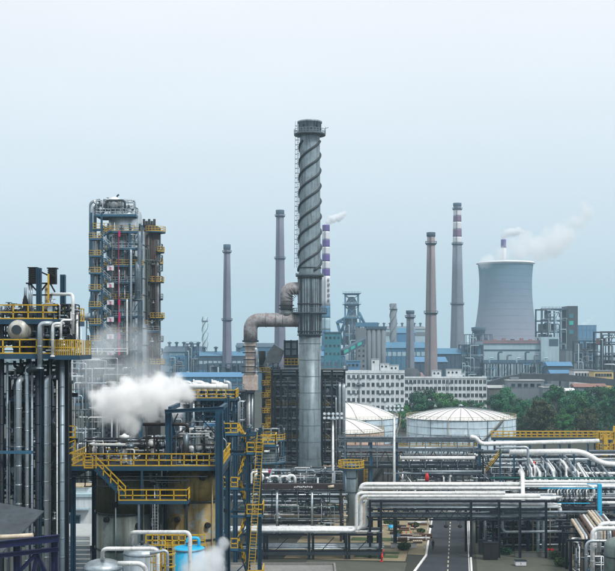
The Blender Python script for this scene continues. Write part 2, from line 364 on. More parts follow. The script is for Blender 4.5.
me = MB().box(-.09, .09, 0, 1.9, 0, .005).mesh('lane_dash', 'lanepaint')
for i in range(22):
    o = bpy.data.objects.new('lane_dash', me); col.objects.link(o); o.parent = road; p = RD*(-66+i*3.6); o.location = (p.x, p.y, .024); o.rotation_euler.z = -math.atan2(RD.x, RD.y)
for l, r in ((3.15, 3.28),):
    g = MB(); strip(g, -120, 26, l, r, .0205, .026); g.build('edge_line', 'paintwhite', road)
g = MB(); strip(g, -120, 26, 3.41, 3.7, 0, .16); struct(g.build('kerb', 'paintwhite'))
g = MB(); strip(g, -39, 26, -3.75, -3.42, 0, .16)
g.hexa([RP(-60, -5.9, 0), RP(-60, -5.5, 0), RP(-39, -3.42, 0), RP(-39, -3.75, 0), RP(-60, -5.9, .16), RP(-60, -5.5, .16), RP(-39, -3.42, .16), RP(-39, -3.75, .16)]); struct(g.build('kerb', 'paintwhite'))
g = MB(); strip(g, -38, 60, -6.6, -3.76, 0, .03); struct(g.build('verge', 'sand'))
g = MB(); strip(g, -44, 70, -26, -6.7, 0, .012); struct(g.build('yard', 'sand'))
g = MB(); g.box(-6, 8.6, 186.5, 197, 0, .035); struct(g.build('yard', 'sand'))
g = MB(); strip(g, -60, -45.5, -22, -6.4, 0, .05); struct(g.build('pavement', 'pad'))
g = MB(); strip(g, -52, 40, 4.4, 24, 0, .03); struct(g.build('pavement', 'pad'))
for i, (a, l, r, d, m) in enumerate(((-33, -16, -9, 2.6, 'pad'), (-38, -17, -8, 1.6, 'turf'), (-26, -17, -8.5, 3, 'turf'), (-41.5, -15, -8, 1.8, 'turf'))):
    g = MB(); strip(g, a, a+d, l, r, 0, .05+.012*i); struct(g.build('lawn' if m == 'turf' else 'pavement', m))
# ================================================================ FAR PLANT
def chimney(px, ytop, D, wt, wb, m, label, collars=(), bands=(), cap=None, group=None, z0=0):
    x = X(px, D); zt = Z(ytop, D); r1 = wt*S(D)/2; r0 = wb*S(D)/2; ch = thing('chimney', label, 'chimney', (x, D, z0), group)
    rz = lambda z: r0+(r1-r0)*((z-z0)/(zt-z0))**.85
    cuts = [(z0, m)]+[(Z(y, D), mm) for y, mm in bands]+[(zt, None)]
    for (a, mm), (c, _) in zip(cuts, cuts[1:]):
        k = 5; MB().lathe((x, D, 0), [(rz(a+(c-a)*i/k), a+(c-a)*i/k) for i in range(k+1)], 24).build('shaft' if mm == m and a == z0 else 'painted_band', mm, ch)
    for y in collars:
        z = Z(y, D); q = rz(z); b = MB().ring((x, D, 0), q+.02, q+1.0, z-.15, z, 24)
        for i in range(20):
            a = 2*math.pi*i/20; b.bar((x+(q+.9)*math.cos(a), D+(q+.9)*math.sin(a), z), (x+(q+.9)*math.cos(a), D+(q+.9)*math.sin(a), z+1.1), .12)
        b.ring((x, D, 0), q+.85, q+.97, z+1, z+1.15, 24); b.ring((x, D, 0), q+.02, q+.6, z-.7, z-.16, 24); b.build('platform', 'farslate', ch)
    if cap: MB().lathe((x, D, 0), [(r1+.02, zt-cap*S(D)), (r1+.35, zt-cap*S(D)*.8), (r1+.35, zt+.3), (r1-.5, zt+.31), (r1-.5, zt-2)], 24, cap=False).build('cap', 'farslate', ch)
    b = MB(); b.ladder((x-rz(z0)*.3, D-rz(z0+5)-.1, z0+5), (x-r1*.3, D-r1-.15, zt), .7, .9, .07, False); b.build('ladder', 'farslate', ch)
    return ch
def stripes(y0, y1, n, a, b_): return [(y1+(y0-y1)*i/n, (a if i % 2 else b_)) for i in range(n)]
chimney(227, 245, 760, 6.2, 11, 'mauve', 'tall plain mauve chimney with dark cap standing alone left of the strake stack', (252, 320), cap=5)
chimney(280, 210.5, 820, 7.6, 13, 'mauve', 'tall plain purple grey chimney rising just behind the rusty duct bend', (216, 258.5, 316), cap=4)
c = chimney(326, 225, 900, 7.4, 10, 'farblue', 'white chimney with violet bands and dark characters right of the strake stack', (), bands=[(330, 'farlight'), (318, 'farblue'), (306, 'chwhite'), (276, 'purple'), (269, 'chwhite'), (261.5, 'purple'), (254.5, 'chwhite'), (247, 'purple'), (240, 'chwhite'), (231.5, 'purple')])
x = X(328.6, 900)                                   # the dark characters painted down its shaft
rg = random.Random(5)
for i in range(5):
    zc = Z(280+i*5.2, 900); b = MB(); yb = 900-3.15
    for k in range(3): b.box(x-.8, x+.8, yb-.5, yb-.45+.5, zc-1.0+k*.85, zc-.72+k*.85)
    for q in (-.65, .0, .6)[: 2+i % 2]: b.box(x+q-.13, x+q+.13, yb-.53, yb-.51, zc-1.2, zc+1.15)
    b.build('painted_character', 'black', c)
chimney(431, 233, 620, 7.6, 15.5, 'brick', 'tall pinkish brick chimney rising behind the white office building', (243.5, 313), cap=4)
chimney(457.3, 203.5, 950, 7.6, 16.5, 'greych', 'tallest far chimney with red and white bands near its top', (209, 244, 304), bands=[(243, 'chwhite'), (237, 'chred'), (229.5, 'chwhite'), (222, 'chred'), (216, 'chwhite'), (210, 'greych')], cap=3)
chimney(410.2, 311, 700, 7.4, 10, 'greych', 'short stout grey chimney beside the blue hall', (317, ), cap=3)
chimney(503.5, 239.5, 1500, 5.2, 7.5, 'chwhite', 'distant white chimney with a violet top peeking over the cooling tower', (), bands=[(248, 'purple')])
def spiral(px, ytop, D, wd, label, m='farlight', starts=3):
    x, zt, r = X(px, D), Z(ytop, D), wd*S(D)/2; ch = thing('spiral_chimney', label, 'chimney', (x, D, 0))
    MB().lathe((x, D, 0), [(r*1.15, 0), (r, zt*.4), (r, zt), (r*.8, zt+.01), (r*.8, zt-2)], 20).build('shaft', m, ch)
    z0 = zt*.45; pitch = r*10
    for s_ in range(starts):
        n = int((zt-z0)/pitch*20); b = MB(); b.tube([(x+r*1.06*math.cos(2*math.pi*(i/20+s_/starts)), D+r*1.06*math.sin(2*math.pi*(i/20+s_/starts)), z0+i*pitch/20) for i in range(n+1)], r*.13, 5, bend=0); b.build('strake', 'fargrey', ch)
    MB().ring((x, D, 0), r+.02, r+.7, zt-4, zt-3.7, 20).build('platform', 'farslate', ch)
spiral(205, 316.5, 1000, 5.6, 'small pale spiral chimney standing over the blue sheds at left')
spiral(393.3, 303.5, 780, 6.6, 'grey spiral chimney between the concrete silos and the stout chimney', 'fargrey')
# cooling tower
D = 1200; x = X(505.5, D); ct = thing('cooling_tower', 'huge hyperbolic concrete cooling tower, bluish at the rim', 'cooling tower', (x, D, 0))
zt = Z(263.5, D); pr = []
for i in range(33):
    z = 9+(zt-9)*i/32; zn = (z-98); pr.append((27.2*math.sqrt(1+(zn/ (78 if zn < 0 else 60))**2), z))
prof = pr+[(pr[-1][0]+.5, zt), (pr[-1][0]+.5, zt+1.2), (pr[-1][0]-1.2, zt+1.2)]+[(r-1.2, z) for r, z in pr[::-1]]
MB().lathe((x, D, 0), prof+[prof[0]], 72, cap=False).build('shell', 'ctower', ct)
for i in range(36):
    a = 2*math.pi*i/36; q = pr[0][0]
    for s_ in (-1, 1):
        a2 = a+s_*math.pi/36; beam(ct, (x+(q+3)*math.cos(a), D+(q+3)*math.sin(a), 0), (x+(q-.6)*math.cos(a2), D+(q-.6)*math.sin(a2), 9.3), 1, m='fargrey', name='leg')
for i in range(2, 32, 2): q, z = pr[i]; MB().ring((x, D, 0), q-.3, q+.09, z-.12, z+.12, 72).build('lift_seam', 'ctower', ct)
MB().ring((x, D, 0), pr[-1][0]+.52, pr[-1][0]+1.6, zt-.4, zt-.1, 60).build('rim_walkway', 'chwhite', ct)
# halls -----------------------------------------------------------------
def hall(name, label, cat, x0, x1, ytop, D, dep, m, rm='farslate', pitch=0, strips=(), strip_m='glass', vents=0, vm='farslate', bays=0, group=None, cols=0):
    xa, xb, zt = X(x0, D), X(x1, D), Z(ytop, D); t = thing(name, label, cat, ((xa+xb)/2, D+dep/2, 0), group)
    MB().box(xa, xb, D, D+dep, 0, zt).build('wall', m, t)
    if pitch:
        b = MB(); hh = pitch; xm = (xa+xb)/2
        b.hexa([(xa-.6, D-.6, zt+.01), (xb+.6, D-.6, zt+.01), (xb+.6, D+dep+.6, zt+.01), (xa-.6, D+dep+.6, zt+.01), (xa-.6, D+dep*.45, zt+hh), (xb+.6, D+dep*.45, zt+hh), (xb+.6, D+dep*.55, zt+hh), (xa-.6, D+dep*.55, zt+hh)]); b.build('roof', rm, t)
    else: MB().box(xa-.3, xb+.3, D-.3, D+dep+.3, zt+.005, zt+.5).build('roof', rm, t)
    for (a, c, sm) in strips: MB().box(xa+.6, xb-.6, D-.12, D-.01, Z(c, D), Z(a, D)).build('window_band', sm, t)
    for i in range(cols):
        xx = xa+(xb-xa)*(i+.5)/cols; MB().box(xx-.3, xx+.3, D-.35, D-.125, .1, zt-.2).build('pilaster', m, t)
    for i in range(vents):
        xx = xa+(xb-xa)*(i+.5)/vents; b = MB(); b.cyl((xx, D+dep*.4, zt+.5), (xx, D+dep*.4, zt+2+pitch), .8, n=8); b.lathe((xx, D+dep*.4, zt+2+pitch), [(1.5, 0), (1.5, .7), (.3, 1.3)], 8); b.build('roof_vent', vm, t)
    return t
def winrow(t, x0, x1, ys, D, n, ww, wh, m='glass'):
    me = MB().box(-ww/2, ww/2, -.14, -.01, 0, wh).mesh('window', m); fr = MB(); fr.box(-ww/2-.15, ww/2+.15, -.22, -.012, -.25, -.02); mf = fr.mesh('sill', 'fargrey')
    for y in ys:
        for i in range(n):
            o = inst(me, 'window', t, (X(x0+(x1-x0)*(i+.5)/n, D), D, Z(y, D))); f = bpy.data.objects.new('sill', mf); col.objects.link(f); f.parent = o
def openframe(name, label, cat, x0, x1, ytop, D, dep, levels, nx, m='farslate', wd=.9, seed=1, fill=.4, fillm=('farslate', 'fargrey', 'farblue'), pipes=10, bot=0, group=None, pm=('fargrey', 'farslate', 'farlight'), pr=(.2, .5)):
    """multi-storey open structure: posts, beams, floors, odd cladding, equipment, pipes"""
    rg = random.Random(seed); xa, xb, zt = X(x0, D), X(x1, D), Z(ytop, D); t = thing(name, label, cat, ((xa+xb)/2, D+dep/2, 0), group)
    xs = [xa+(xb-xa)*i/nx for i in range(nx+1)]; zs = [bot+(zt-bot)*(j+1)/levels for j in range(levels)]
    for xx in xs:
        for y in (D, D+dep): beam(t, (xx, y, 0), (xx, y, zt), wd, m=m, name='column')
    lz = bot
    for z in zs:
        for y in (D, D+dep): beam(t, (xa-wd*.5, y-wd*.02, z), (xb+wd*.5, y-wd*.02, z), wd*.96, m=m)
        MB().box(xa, xb, D+wd*.5, D+dep-wd*.5, z-.15, z+.1).build('floor_slab', m, t)
        if rg.random() < .8: MB().rail([(xa, D-.5, z+.5), (xb, D-.5, z+.5)], 1.2, 3, .09, False).build('handrail', rg.choice(pm), t)
        for a, c in zip(xs, xs[1:]):
            q = rg.random()
            if q < fill: MB().box(a+wd*.55, c-wd*.55, D+dep*rg.uniform(.1, .6), D+dep*.75, lz+.2, lz+(z-lz)*rg.uniform(.5, .9)).build('cladding', rg.choice(fillm), t)
            elif q < fill+.25: beam(t, (a+wd*.5, D+.1, lz+.5), (c-wd*.5, D+.1, z-.5), wd*.4, m=m, name='brace')
            elif q < fill+.4: MB().lathe((0, 0, 0), [(.2, 0), (1, .1), (1, .9), (.3, 1)], 12).build('vessel', rg.choice(pm), t).location = ((a+c)/2-ORG[t.name][0], D+dep*.4-ORG[t.name][1], lz+.3); 
        lz = z
    for _ in range(pipes):
        xx, r = rg.uniform(xa, xb), rg.uniform(*pr); z0, z1 = sorted((rg.uniform(bot, zt), rg.uniform(bot, zt))); x2 = min(xb, max(xa, xx+rg.uniform(-8, 8)))
        pipe(t, [(xx, D-1, z0), (xx, D-1, z1), (x2, D-1, z1), (x2, D+3, z1)], r, rg.choice(pm), n=6)
    return t
# blast furnace
bf = openframe('blast_furnace', 'pale lattice blast furnace tower with splayed ducts', 'blast furnace', 344, 360.5, 318, 900, 14, 4, 2, 'farblue', .8, 3, .2, pipes=14)
D = 900
for (x0, x1, y0, y1) in ((345.5, 358.5, 318, 305), (345.5, 358.5, 305, 294)):
    xs = [X(x0, D), X(x1, D)]; z0, z1 = Z(y0, D), Z(y1, D)
    for yy in (D+1, D+12):
        for a, c in ((0, 0), (1, 1)): beam(bf, (xs[a], yy, z0), (xs[c], yy, z1), .9, m='farblue', name='column')
        beam(bf, (xs[0], yy, z0+.6), (xs[1], yy, z1-.8), .5, m='farblue', name='brace'); beam(bf, (xs[1], yy+.6, z0+.6), (xs[0], yy+.6, z1-.8), .5, m='farblue', name='brace')
        beam(bf, (xs[0]-.6, yy, z1), (xs[1]+.6, yy, z1), .9, m='farblue')
    MB().box(xs[0]-2, xs[1]+2, D-1, D+14, z1+.46, z1+.7).build('floor_slab', 'farblue', bf); MB().rail([(xs[0]-2, D-1, z1+.7), (xs[1]+2, D-1, z1+.7)], 1.3, 2.5, .1, False).build('handrail', 'farlight', bf)
for a, c in (((337.5, 322), (343, 345)), ((366, 326), (361, 345)), ((337.5, 322), (345, 318)), ((366, 326), (359, 312)), ((341, 332), (352, 306))): pipe(bf, [(X(a[0], D), D+4, Z(a[1], D)), (X(c[0], D), D+4, Z(c[1], D))], 1.1, 'farblue', 'duct', n=8)
MB().lathe((X(352, D), D+7, Z(345, D)), [(5, 0), (6, 8), (4, 22), (3, 30), (5, 33), (2, 38)], 16).build('furnace_shell', 'fargrey', bf)
MB().box(X(336, D), X(345, D), D+2, D+8, Z(323, D), Z(321.5, D)).build('jib', 'farblue', bf)
# concrete silos with stair tower and inclined conveyor
D = 700; si = thing('concrete_silo', 'grey concrete silo block of joined cylinders with flat roof', 'silo', (X(372, D), D+10, 0))
zt = Z(329, D); xa, xb = X(357, D), X(386, D); tw = X(366.5, D)
for i in range(4):
    r = (xb-tw)/8; MB().lathe((tw+r*(2*i+1), D+r, 0), [(r*1.0, 0), (r*1.0, zt)], 18).build('silo_cylinder', 'fargrey', si)
MB().box(tw-.3, xb+.4, D-.4, D+12, zt+.01, zt+1.6).build('roof', 'farslate', si)
MB().box(xa, tw-.31, D-1, D+12, 0, zt+.6).build('stair_tower', 'fargrey', si)
wm = MB().box(-.55, .55, -.12, -.01, 0, 1.3).mesh('window', 'glass')
for j in range(11):
    for i in range(2): inst(wm, 'window', si, (xa+1.3+i*2.6, D-1, 5+j*3.1))
MB().box(X(356, D), X(378, D), D+1, D+9, zt+1.62, zt+4).build('roof_house', 'farblue', si)
D = 650; te = thing('conveyor_tower', 'teal transfer tower on legs with a sloping conveyor', 'tower', (X(332, D), D+5, 0)); xa, xb, zt = X(324, D), X(341, D), Z(333, D)
zm = Z(360, D); MB().box(xa, xb, D, D+10, zm, zt).build('house', 'farteal', te); MB().box(xa-.5, xb+.5, D-.5, D+10.5, zt+.01, zt+.7).build('roof', 'farslate', te)
for a in (xa+.6, (xa+xb)/2, xb-.6):
    for yy in (D+.6, D+9.4): beam(te, (a, yy, 0), (a, yy, zm-.01), 1, m='farteal', name='column')
for j in range(4): beam(te, (xa+.6, D+.6, 2+j*5), (xb-.6, D+.6, 6+j*5), .5, m='farteal', name='brace')
for yy in (339, 347, 355): 
    for i in range(4): inst(wm, 'window', te, (X(326.2+i*4.1, D), D, Z(yy, D)))
pts = ((341.5, 353), (366, 343)); b = MB().bar((X(pts[0][0], D), D+5, Z(pts[0][1], D)), (X(pts[1][0], D), D+30, Z(pts[1][1], D+30)+1), 3.2, 3.2); b.build('conveyor_gallery', 'farslate', te)
for t_ in (.02, .32, .62):
    a = VV((X(341.5, D), D+5, Z(353, D))); c = VV((X(366, D), D+30, Z(343, D+30)+1)); p = a.lerp(c, t_+.03); q = a.lerp(c, t_+.22); off = Vector((.55, -1.5, .1)); MB().bar(p+off, q+off, .9, 1.7).build('green_window', 'fargreen', te)
beam(te, P(312, 352, D), P(323.8, 347, D), 2.4, 2.4, m='farblue2', name='conveyor_gallery')
t = hall('switch_hut', 'small bright blue hut with two dark windows before the silos', 'hut', 346.5, 360, 361.5, 610, 8, 'farblue2', 'farblue'); winrow(t, 347.5, 359, (366.2,), 610, 3, 1.2, 1.2)
# blue hall and long grey rolling mill with roof vents
hall('blue_shed', 'bright blue corrugated hall behind the stout chimney', 'shed', 397, 415, 333, 820, 30, 'farblue2', 'farblue', 4)
hall('rolling_mill', 'long pale mill hall with many roof vents behind the spiral chimney', 'mill hall', 364, 426, 329, 1050, 60, 'farlight', 'fargrey', 3, vents=10, strips=((332, 336, 'fargrey'),))
hall('rolling_mill', 'blue slate mill hall with a pitched roof left of the brick chimney', 'mill hall', 385, 428, 348, 760, 40, 'farblue', 'farblue', 4, strips=((352, 356, 'farlight'),), cols=9)
hall('blue_shed', 'low dark blue shed between the brick and banded chimneys', 'shed', 437, 470, 354, 800, 40, 'farslate', 'farblue', 4, cols=8)
hall('blue_shed', 'wide slate shed with a blue roof behind the brick chimney', 'shed', 412, 447, 362, 700, 30, 'farslate', 'farblue2', 3, cols=6)
D = 600; dt = thing('round_tank', 'dark rusty dome roofed tank left of the brick chimney', 'tank', (X(413, D), D+7, 0)); MB().lathe((X(412, D), D+7, 0), [(6.5, 0), (6.5, 16), (5.6, 19), (3.5, 21.3), (.4, 22)], 24).build('shell', 'heater', dt); MB().lathe((X(421, D), D+6, 0), [(2.6, 0), (2.6, 17.5), (1, 19.5)], 16).build('side_drum', 'farpink', dt)
# left group of blue sheds
hall('blue_shed', 'blue mill shed with round roof vents under the small spiral chimney', 'shed', 163, 200, 352, 800, 40, 'farblue', 'farslate', 4, vents=5, strips=((356, 359, 'farblue2'), (364, 367, 'farslate')), cols=8)
hall('blue_shed', 'slate blue shed with pale window bands at the foot of the lone chimney', 'shed', 196, 244, 356, 760, 40, 'farslate', 'farblue', 3, vents=4, strips=((361, 364, 'farlight'), (370, 373, 'farblue')), cols=10)
hall('blue_shed', 'taller blue plant building behind the rusty duct elbow', 'shed', 236, 292, 347, 860, 40, 'farblue', 'farslate', 3, strips=((351, 354, 'farslate'), (359, 362, 'farlight'), (367, 370, 'farslate')), cols=12)
openframe('coal_tower', 'dark open steel tower among the left sheds', 'tower', 186, 197, 344, 720, 10, 5, 2, 'farslate', .7, 7, .3)
openframe('coal_tower', 'blue steel frame with tanks left of the lone chimney', 'tower', 170, 184, 357, 600, 10, 4, 2, 'farblue', .6, 8, .35)
openframe('coal_tower', 'low open steel gantry right of the lone chimney', 'tower', 206, 243, 364, 600, 12, 3, 6, 'farslate', .6, 9, .35)
hall('blue_shed', 'pale blue low shed just right of the steam cloud', 'shed', 176, 246, 377, 520, 14, 'farblue', 'farblue2', 2, strips=((381, 385, 'farslate'),), cols=12)
hall('blue_shed', 'blue shed behind the heater beside the strake stack base', 'shed', 318, 345, 356, 760, 30, 'farblue', 'farblue2', 3, cols=6, strips=((362, 366, 'farslate'),))
hall('blue_shed', 'far blue shed behind the vessel tower', 'shed', 60, 172, 372, 640, 30, 'farblue', 'farslate', 3, cols=20, strips=((377, 381, 'farlight'),))
# right group
D = 850; ph = hall('power_hall', 'long pale blue power hall with a rusty roof edge below the cooling tower', 'power station', 483, 557, 341, D, 40, 'farlight', 'farpink', 0, strips=((349.5, 351.2, 'farslate'), (360, 364, 'farslate')), cols=0)
MB().box(X(540, D), X(558, D), D-4, D+20, Z(362, D), Z(337, D)).build('stair_block', 'farlight', ph); MB().box(X(548, D), X(557, D), D-4.2, D-4.02, Z(346, D), Z(339, D)).build('shutter', 'farslate', ph)
MB().box(X(467, D), X(482.9, D), D+1, D+30, 0, Z(345, D)).build('boiler_wing', 'farslate', ph); MB().box(X(483, D), X(557, D), D-.9, D-.4, Z(343.5, D), Z(341.3, D)).build('fascia', 'farpink', ph)
for i in range(9): pipe(ph, [(X(470+i*9, D), D-6, 8), (X(470+i*9, D), D-6, Z(352+i % 3*3, D)), (X(474+i*9, D), D-6, Z(352+i % 3*3, D))], .7, ('farslate', 'fargrey', 'farlight')[i % 3], n=6)
for i in range(7): MB().box(X(486+i*9, D), X(489+i*9, D), D+6, D+10, Z(340.4, D), Z(338+i % 2, D)).build('roof_vent', 'farpink' if i % 3 else 'farslate', ph)
openframe('boiler_house', 'dark boiler steelwork left of the pale power hall', 'boiler house', 462, 483, 345, 800, 16, 4, 4, 'farslate', .8, 11, .45, pipes=16)
openframe('pipe_gantry', 'low pipe gantry in front of the pale power hall', 'gantry', 484, 556, 363.5, 790, 14, 2, 12, 'farslate', .7, 12, .45, pipes=26, pm=('fargrey', 'farslate', 'farlight', 'farblue2'))
D = 1000; ft = thing('water_tower', 'dark funnel shaped water tower against the cooling tower', 'water tower', (X(479, D), D, 0)); MB().lathe((X(478.5, D), D, 0), [(2, 0), (1.7, Z(337, D)), (6, Z(331, D)), (6.4, Z(327.5, D)), (1, Z(326.5, D))], 20).build('bowl', 'farslate', ft)
for s_ in (-1, 1): beam(ft, (X(478.5, D)+s_*9, D, 0), (X(478.5, D)+s_*5, D, Z(330, D)), .7, m='farslate', name='leg')
openframe('conveyor_gantry', 'dark hopper gantry beside the cooling tower foot', 'gantry', 466, 492, 334.5, 980, 10, 5, 5, 'farslate', .6, 13, .15, pipes=6)
D = 880; bh = openframe('boiler_tower', 'tall dark open boiler frame with a solid stair core and green panels', 'boiler house', 541.5, 567, 309, D, 22, 7, 4, 'farslate', 1.1, 21, .3, pipes=24, fillm=('farslate', 'heater', 'fargrey'))
MB().box(X(567.5, D), X(577.5, D), D-1, D+20, 0, Z(306, D)).build('stair_core', 'heater', bh)
for y in (314, 321, 330): MB().box(X(569, D), X(573, D), D-1.25, D-1.02, Z(y+4, D), Z(y, D)).build('green_panel', 'fargreen' if y == 321 else 'farteal', bh)
hall('bunker_house', 'plain grey bunker block at the foot of the boiler frame', 'building', 566, 590, 350, 800, 20, 'fargrey', 'farslate', 0, cols=3)
hall('blue_block', 'far bright blue block with a wisp of steam', 'building', 577, 596.5, 325.5, 1300, 30, 'farblue2', 'farblue', 0, cols=5, strips=((329, 331, 'farblue'),))
openframe('coking_frame', 'dark multi storey process frame at the right edge of the skyline', 'process frame', 601, 632, 332, 640, 16, 6, 4, 'heater', .8, 31, .35, pipes=26, fillm=('farslate', 'heater', 'rustroof'), pm=('fargrey', 'farslate', 'galv'))
openframe('coking_frame', 'smaller dark frame with vessels just left of the edge frame', 'process frame', 578, 602, 341, 760, 14, 5, 4, 'farslate', .8, 32, .4, pipes=18)
t = hall('blue_canopy', 'low shed with bright blue roofs below the boiler frame', 'shed', 548, 572, 366, 720, 14, 'farslate', 'farblue2', 2.5); t2 = hall('blue_canopy', 'bright blue roofed lean-to beside the cream workshop', 'shed', 551, 571, 373.5, 660, 10, 'fargrey', 'farblue2', 2)
t = hall('cream_workshop', 'cream workshop building left of the ochre house', 'workshop', 574, 594, 370.5, 640, 12, 'chwhite', 'fargrey'); winrow(t, 575, 593, (376,), 640, 6, 1.2, 1.6)
t = hall('ochre_house', 'ochre yellow building with a row of dark windows', 'building', 594, 613.5, 371.5, 622, 12, 'ochre', 'fargrey'); winrow(t, 595, 612, (376.2, 381.5), 622, 6, 1.3, 1.4)
D = 575; cv = thing('conveyor_gallery', 'long dark arched conveyor gallery above the tree belt', 'conveyor', (X(550, D), D, 0)); pp = [(486, 386), (505, 380), (520, 377), (560, 377.5), (590, 380), (625, 384)]
for a, c in zip(pp, pp[1:]):
    beam(cv, P(a[0], a[1], D), P(c[0], c[1], D), 4, 3.4, m='heater', name='gallery_section'); p = P(a[0], a[1], D); beam(cv, (p[0], p[1], 0), (p[0], p[1], p[2]-1.8), .8, m='farslate', name='column')
hall('blue_shed', 'long slate shed with a blue roof beyond the right edge frame', 'shed', 640, 720, 358, 700, 30, 'farslate', 'farblue2', 3, cols=14); hall('blue_shed', 'tall pale blue plant hall far to the right', 'shed', 660, 740, 340, 900, 40, 'farlight', 'farblue', 3, cols=12, vents=6)
hall('retaining_wall', 'dark low wall behind the grey cottages', 'wall', 486, 640, 390.5, 560, 4, 'farslate', 'fargrey', cols=22)
for (x0, x1, yt, D, n, lb) in ((508, 544, 381, 545, 5, 'grey flat roofed cottage block at the tree line'), (543, 563, 388, 532, 2, 'smaller grey cottage lower among the trees')):
    t = hall('cottage', lb, 'house', x0, x1, yt, D, 9, 'fargrey', 'bldroof'); winrow(t, x0+2, x1-2, (yt+6,), D, n, 1.8, 1.6); MB().box(X(x0+4, D), X(x0+12, D), D+3, D+7, Z(yt, D)+.51, Z(yt-3.5, D)).build('roof_house', 'fargrey', t)
hall('cottage', 'long low pale house row at the back of the tree belt', 'house', 575, 606, 387, 548, 9, 'fargrey', 'rustroof', 1.5, cols=4); hall('cottage', 'low grey house half hidden left of the cottages', 'house', 489, 506, 388, 548, 9, 'ctd', 'bldroof', 1.2)
hall('white_shed', 'little white roofed shed among the trees', 'shed', 561, 574, 391, 528, 7, 'chwhite', 'chwhite', 1.2)
# ---------------------------------------------------------------- white office building
D = 524; ob = thing('office_building', 'long white office block with rows of dark windows and a taller left wing', 'office building', (X(405, D), D+8, 0))
zr = 21.0; xa, xb = X(322, D), X(404.6, D); fl = zr/6.0
facade(ob, xa, xb, D, 0, 17, 6, fl, fl, 1.4, 1.8, .95, 'bld'); MB().box(xa, xb, D+.251, D+15, 0, zr).build('wing_block', 'bld', ob)
MB().box(xa-.25, xb+.25, D-.25, D+15.2, zr+.01, zr+.22).build('cornice', 'bldroof', ob); b = MB()
for q in ((xa, xb, D, D+.3), (xa, xb, D+14.7, D+15), (xa, xa+.3, D+.3, D+14.7), (xb-.3, xb, D+.3, D+14.7)): b.box(*q, zr+.23, zr+1.2)
b.build('parapet', 'bld', ob); x2, x3 = xb+.02, X(487, D); z2 = 18.6
facade(ob, x2, x3, D+.6, 0, 20, 6, 3.1, 3.1, 1.45, 1.7, .8, 'bld'); MB().box(x2, x3, D+.851, D+13, 0, z2).build('wing_block', 'bld', ob)
MB().box(x2+.26, x3+.25, D+.35, D+13.2, z2+.01, z2+.22).build('cornice', 'bldroof', ob); b = MB(); b.box(x2, x3, D+.6, D+.9, z2+.23, z2+1); b.box(x3-.3, x3, D+.9, D+13, z2+.23, z2+1); b.build('parapet', 'bld', ob)
for (a, c, yt, zz) in ((372.5, 380, 359.5, zr), (381, 390, 364, zr), (387, 400, 365.8, zr), (400, 405, 371, zr), (434, 443, 371, z2), (448, 463, 370, z2), (463, 466, 374, z2)):
    p0, p1, zt = X(a, D), X(c, D), Z(yt, D); dd = 4+((a*7) % 5)*.8; MB().box(p0, p1, D+dd, D+dd+4, zz+.225, zt).build('roof_house', 'bld', ob); MB().box(p0-.2, p1+.2, D+dd-.2, D+dd+4.2, zt+.01, zt+.25).build('roof_house_slab', 'bldroof', ob)
    for i in range(max(1, int((p1-p0)/1.8))): inst(MB().box(-.4, .4, -.1, -.01, 0, .9).mesh('window', 'glass'), 'window', ob, (p0+.9+i*1.8, D+dd, zt-1.7))
for i, fx in enumerate((359, 448)): pipe(ob, [(X(fx, D), D-.25, .5), (X(fx, D), D-.25, zr if fx < 400 else z2)], .22, 'fargrey', 'downpipe', n=6)
acm = MB().box(-.4, .4, -.42, -.01, 0, .55).box(-.3, .3, -.45, -.421, .08, .47).mesh('air_conditioner', 'fargrey')
for i in range(46):
    left = rg.random() < .5; n_, p_, y_ = (17, fl, D) if left else (20, 3.1, D+.6); k = rg.randrange(n_); j = rg.randrange(2, 6); u0, u1 = (xa, xb) if left else (x2, x3)
    inst(acm, 'air_conditioner', ob, (u0+(u1-u0)*(k+.98)/n_, y_, j*p_+.9))
MB().box(X(355, D), X(362.5, D), D-1.1, D-.02, Z(385, D), Z(383.8, D)).build('balcony', 'fargrey', ob)
# ---------------------------------------------------------------- trees
def tree_mesh(seed, h, rad, nleaf=1500):
    rg = random.Random(seed); tr = MB(); cl = []
    top = h*.55; tr.tube([(0, 0, 0), (.15*rg.uniform(-1, 1), .1, h*.25), (rg.uniform(-.4, .4), rg.uniform(-.4, .4), top)], .28*h/12, 7, bend=.5)
    for i in range(19):
        a = rg.uniform(0, 6.28); k = rg.uniform(.2, 1)**.6; z = h*rg.uniform(.16, .97); f = math.sin(math.pi*min(1, max(.22, (z/h-.02)/.99)))**.7
        c = Vector((rad*k*f*math.cos(a), rad*k*f*math.sin(a), z)); cl.append((c, rg.uniform(.8, 1.5)*h/11))
        s0 = Vector((0, 0, min(top, z*.6))); tr.tube([s0, s0.lerp(c, .5)+Vector((0, 0, .3)), c], .07*h/12, 5, bend=.6, cap=False)
    lf = MB()
    for _ in range(nleaf):
        c, r = rg.choice(cl); d = Vector((rg.gauss(0, 1), rg.gauss(0, 1), rg.gauss(0, .8))).normalized()*r*rg.uniform(.45, 1.12); p = c+d
        nrm = (d.normalized()+Vector((rg.gauss(0, .5), rg.gauss(0, .5), rg.gauss(.3, .5)))).normalized(); u, t = frame(nrm); sz = rg.uniform(.16, .36)*h/12
        b0 = len(lf.v); lf.v += [tuple(p-u*sz*.7), tuple(p-t*sz*.7+nrm*.05), tuple(p+u*sz), tuple(p+t*sz+nrm*.06)]; lf.face([b0, b0+1, b0+2, b0+3], False)
    return tr, lf
TM = []
for i, (h, r) in enumerate(((13, 4.2), (14.5, 4.8), (11, 4.4), (16, 5.2), (9, 4))):
    tr, lf = tree_mesh(40+i, h, r, 3400); TM.append((tr.mesh('trunk', 'bark'), [lf.mesh('crown', q) for q in ('leaf', 'leaflight', 'leafdark', 'leaf')], lf.mesh('crown', 'leafolive')))
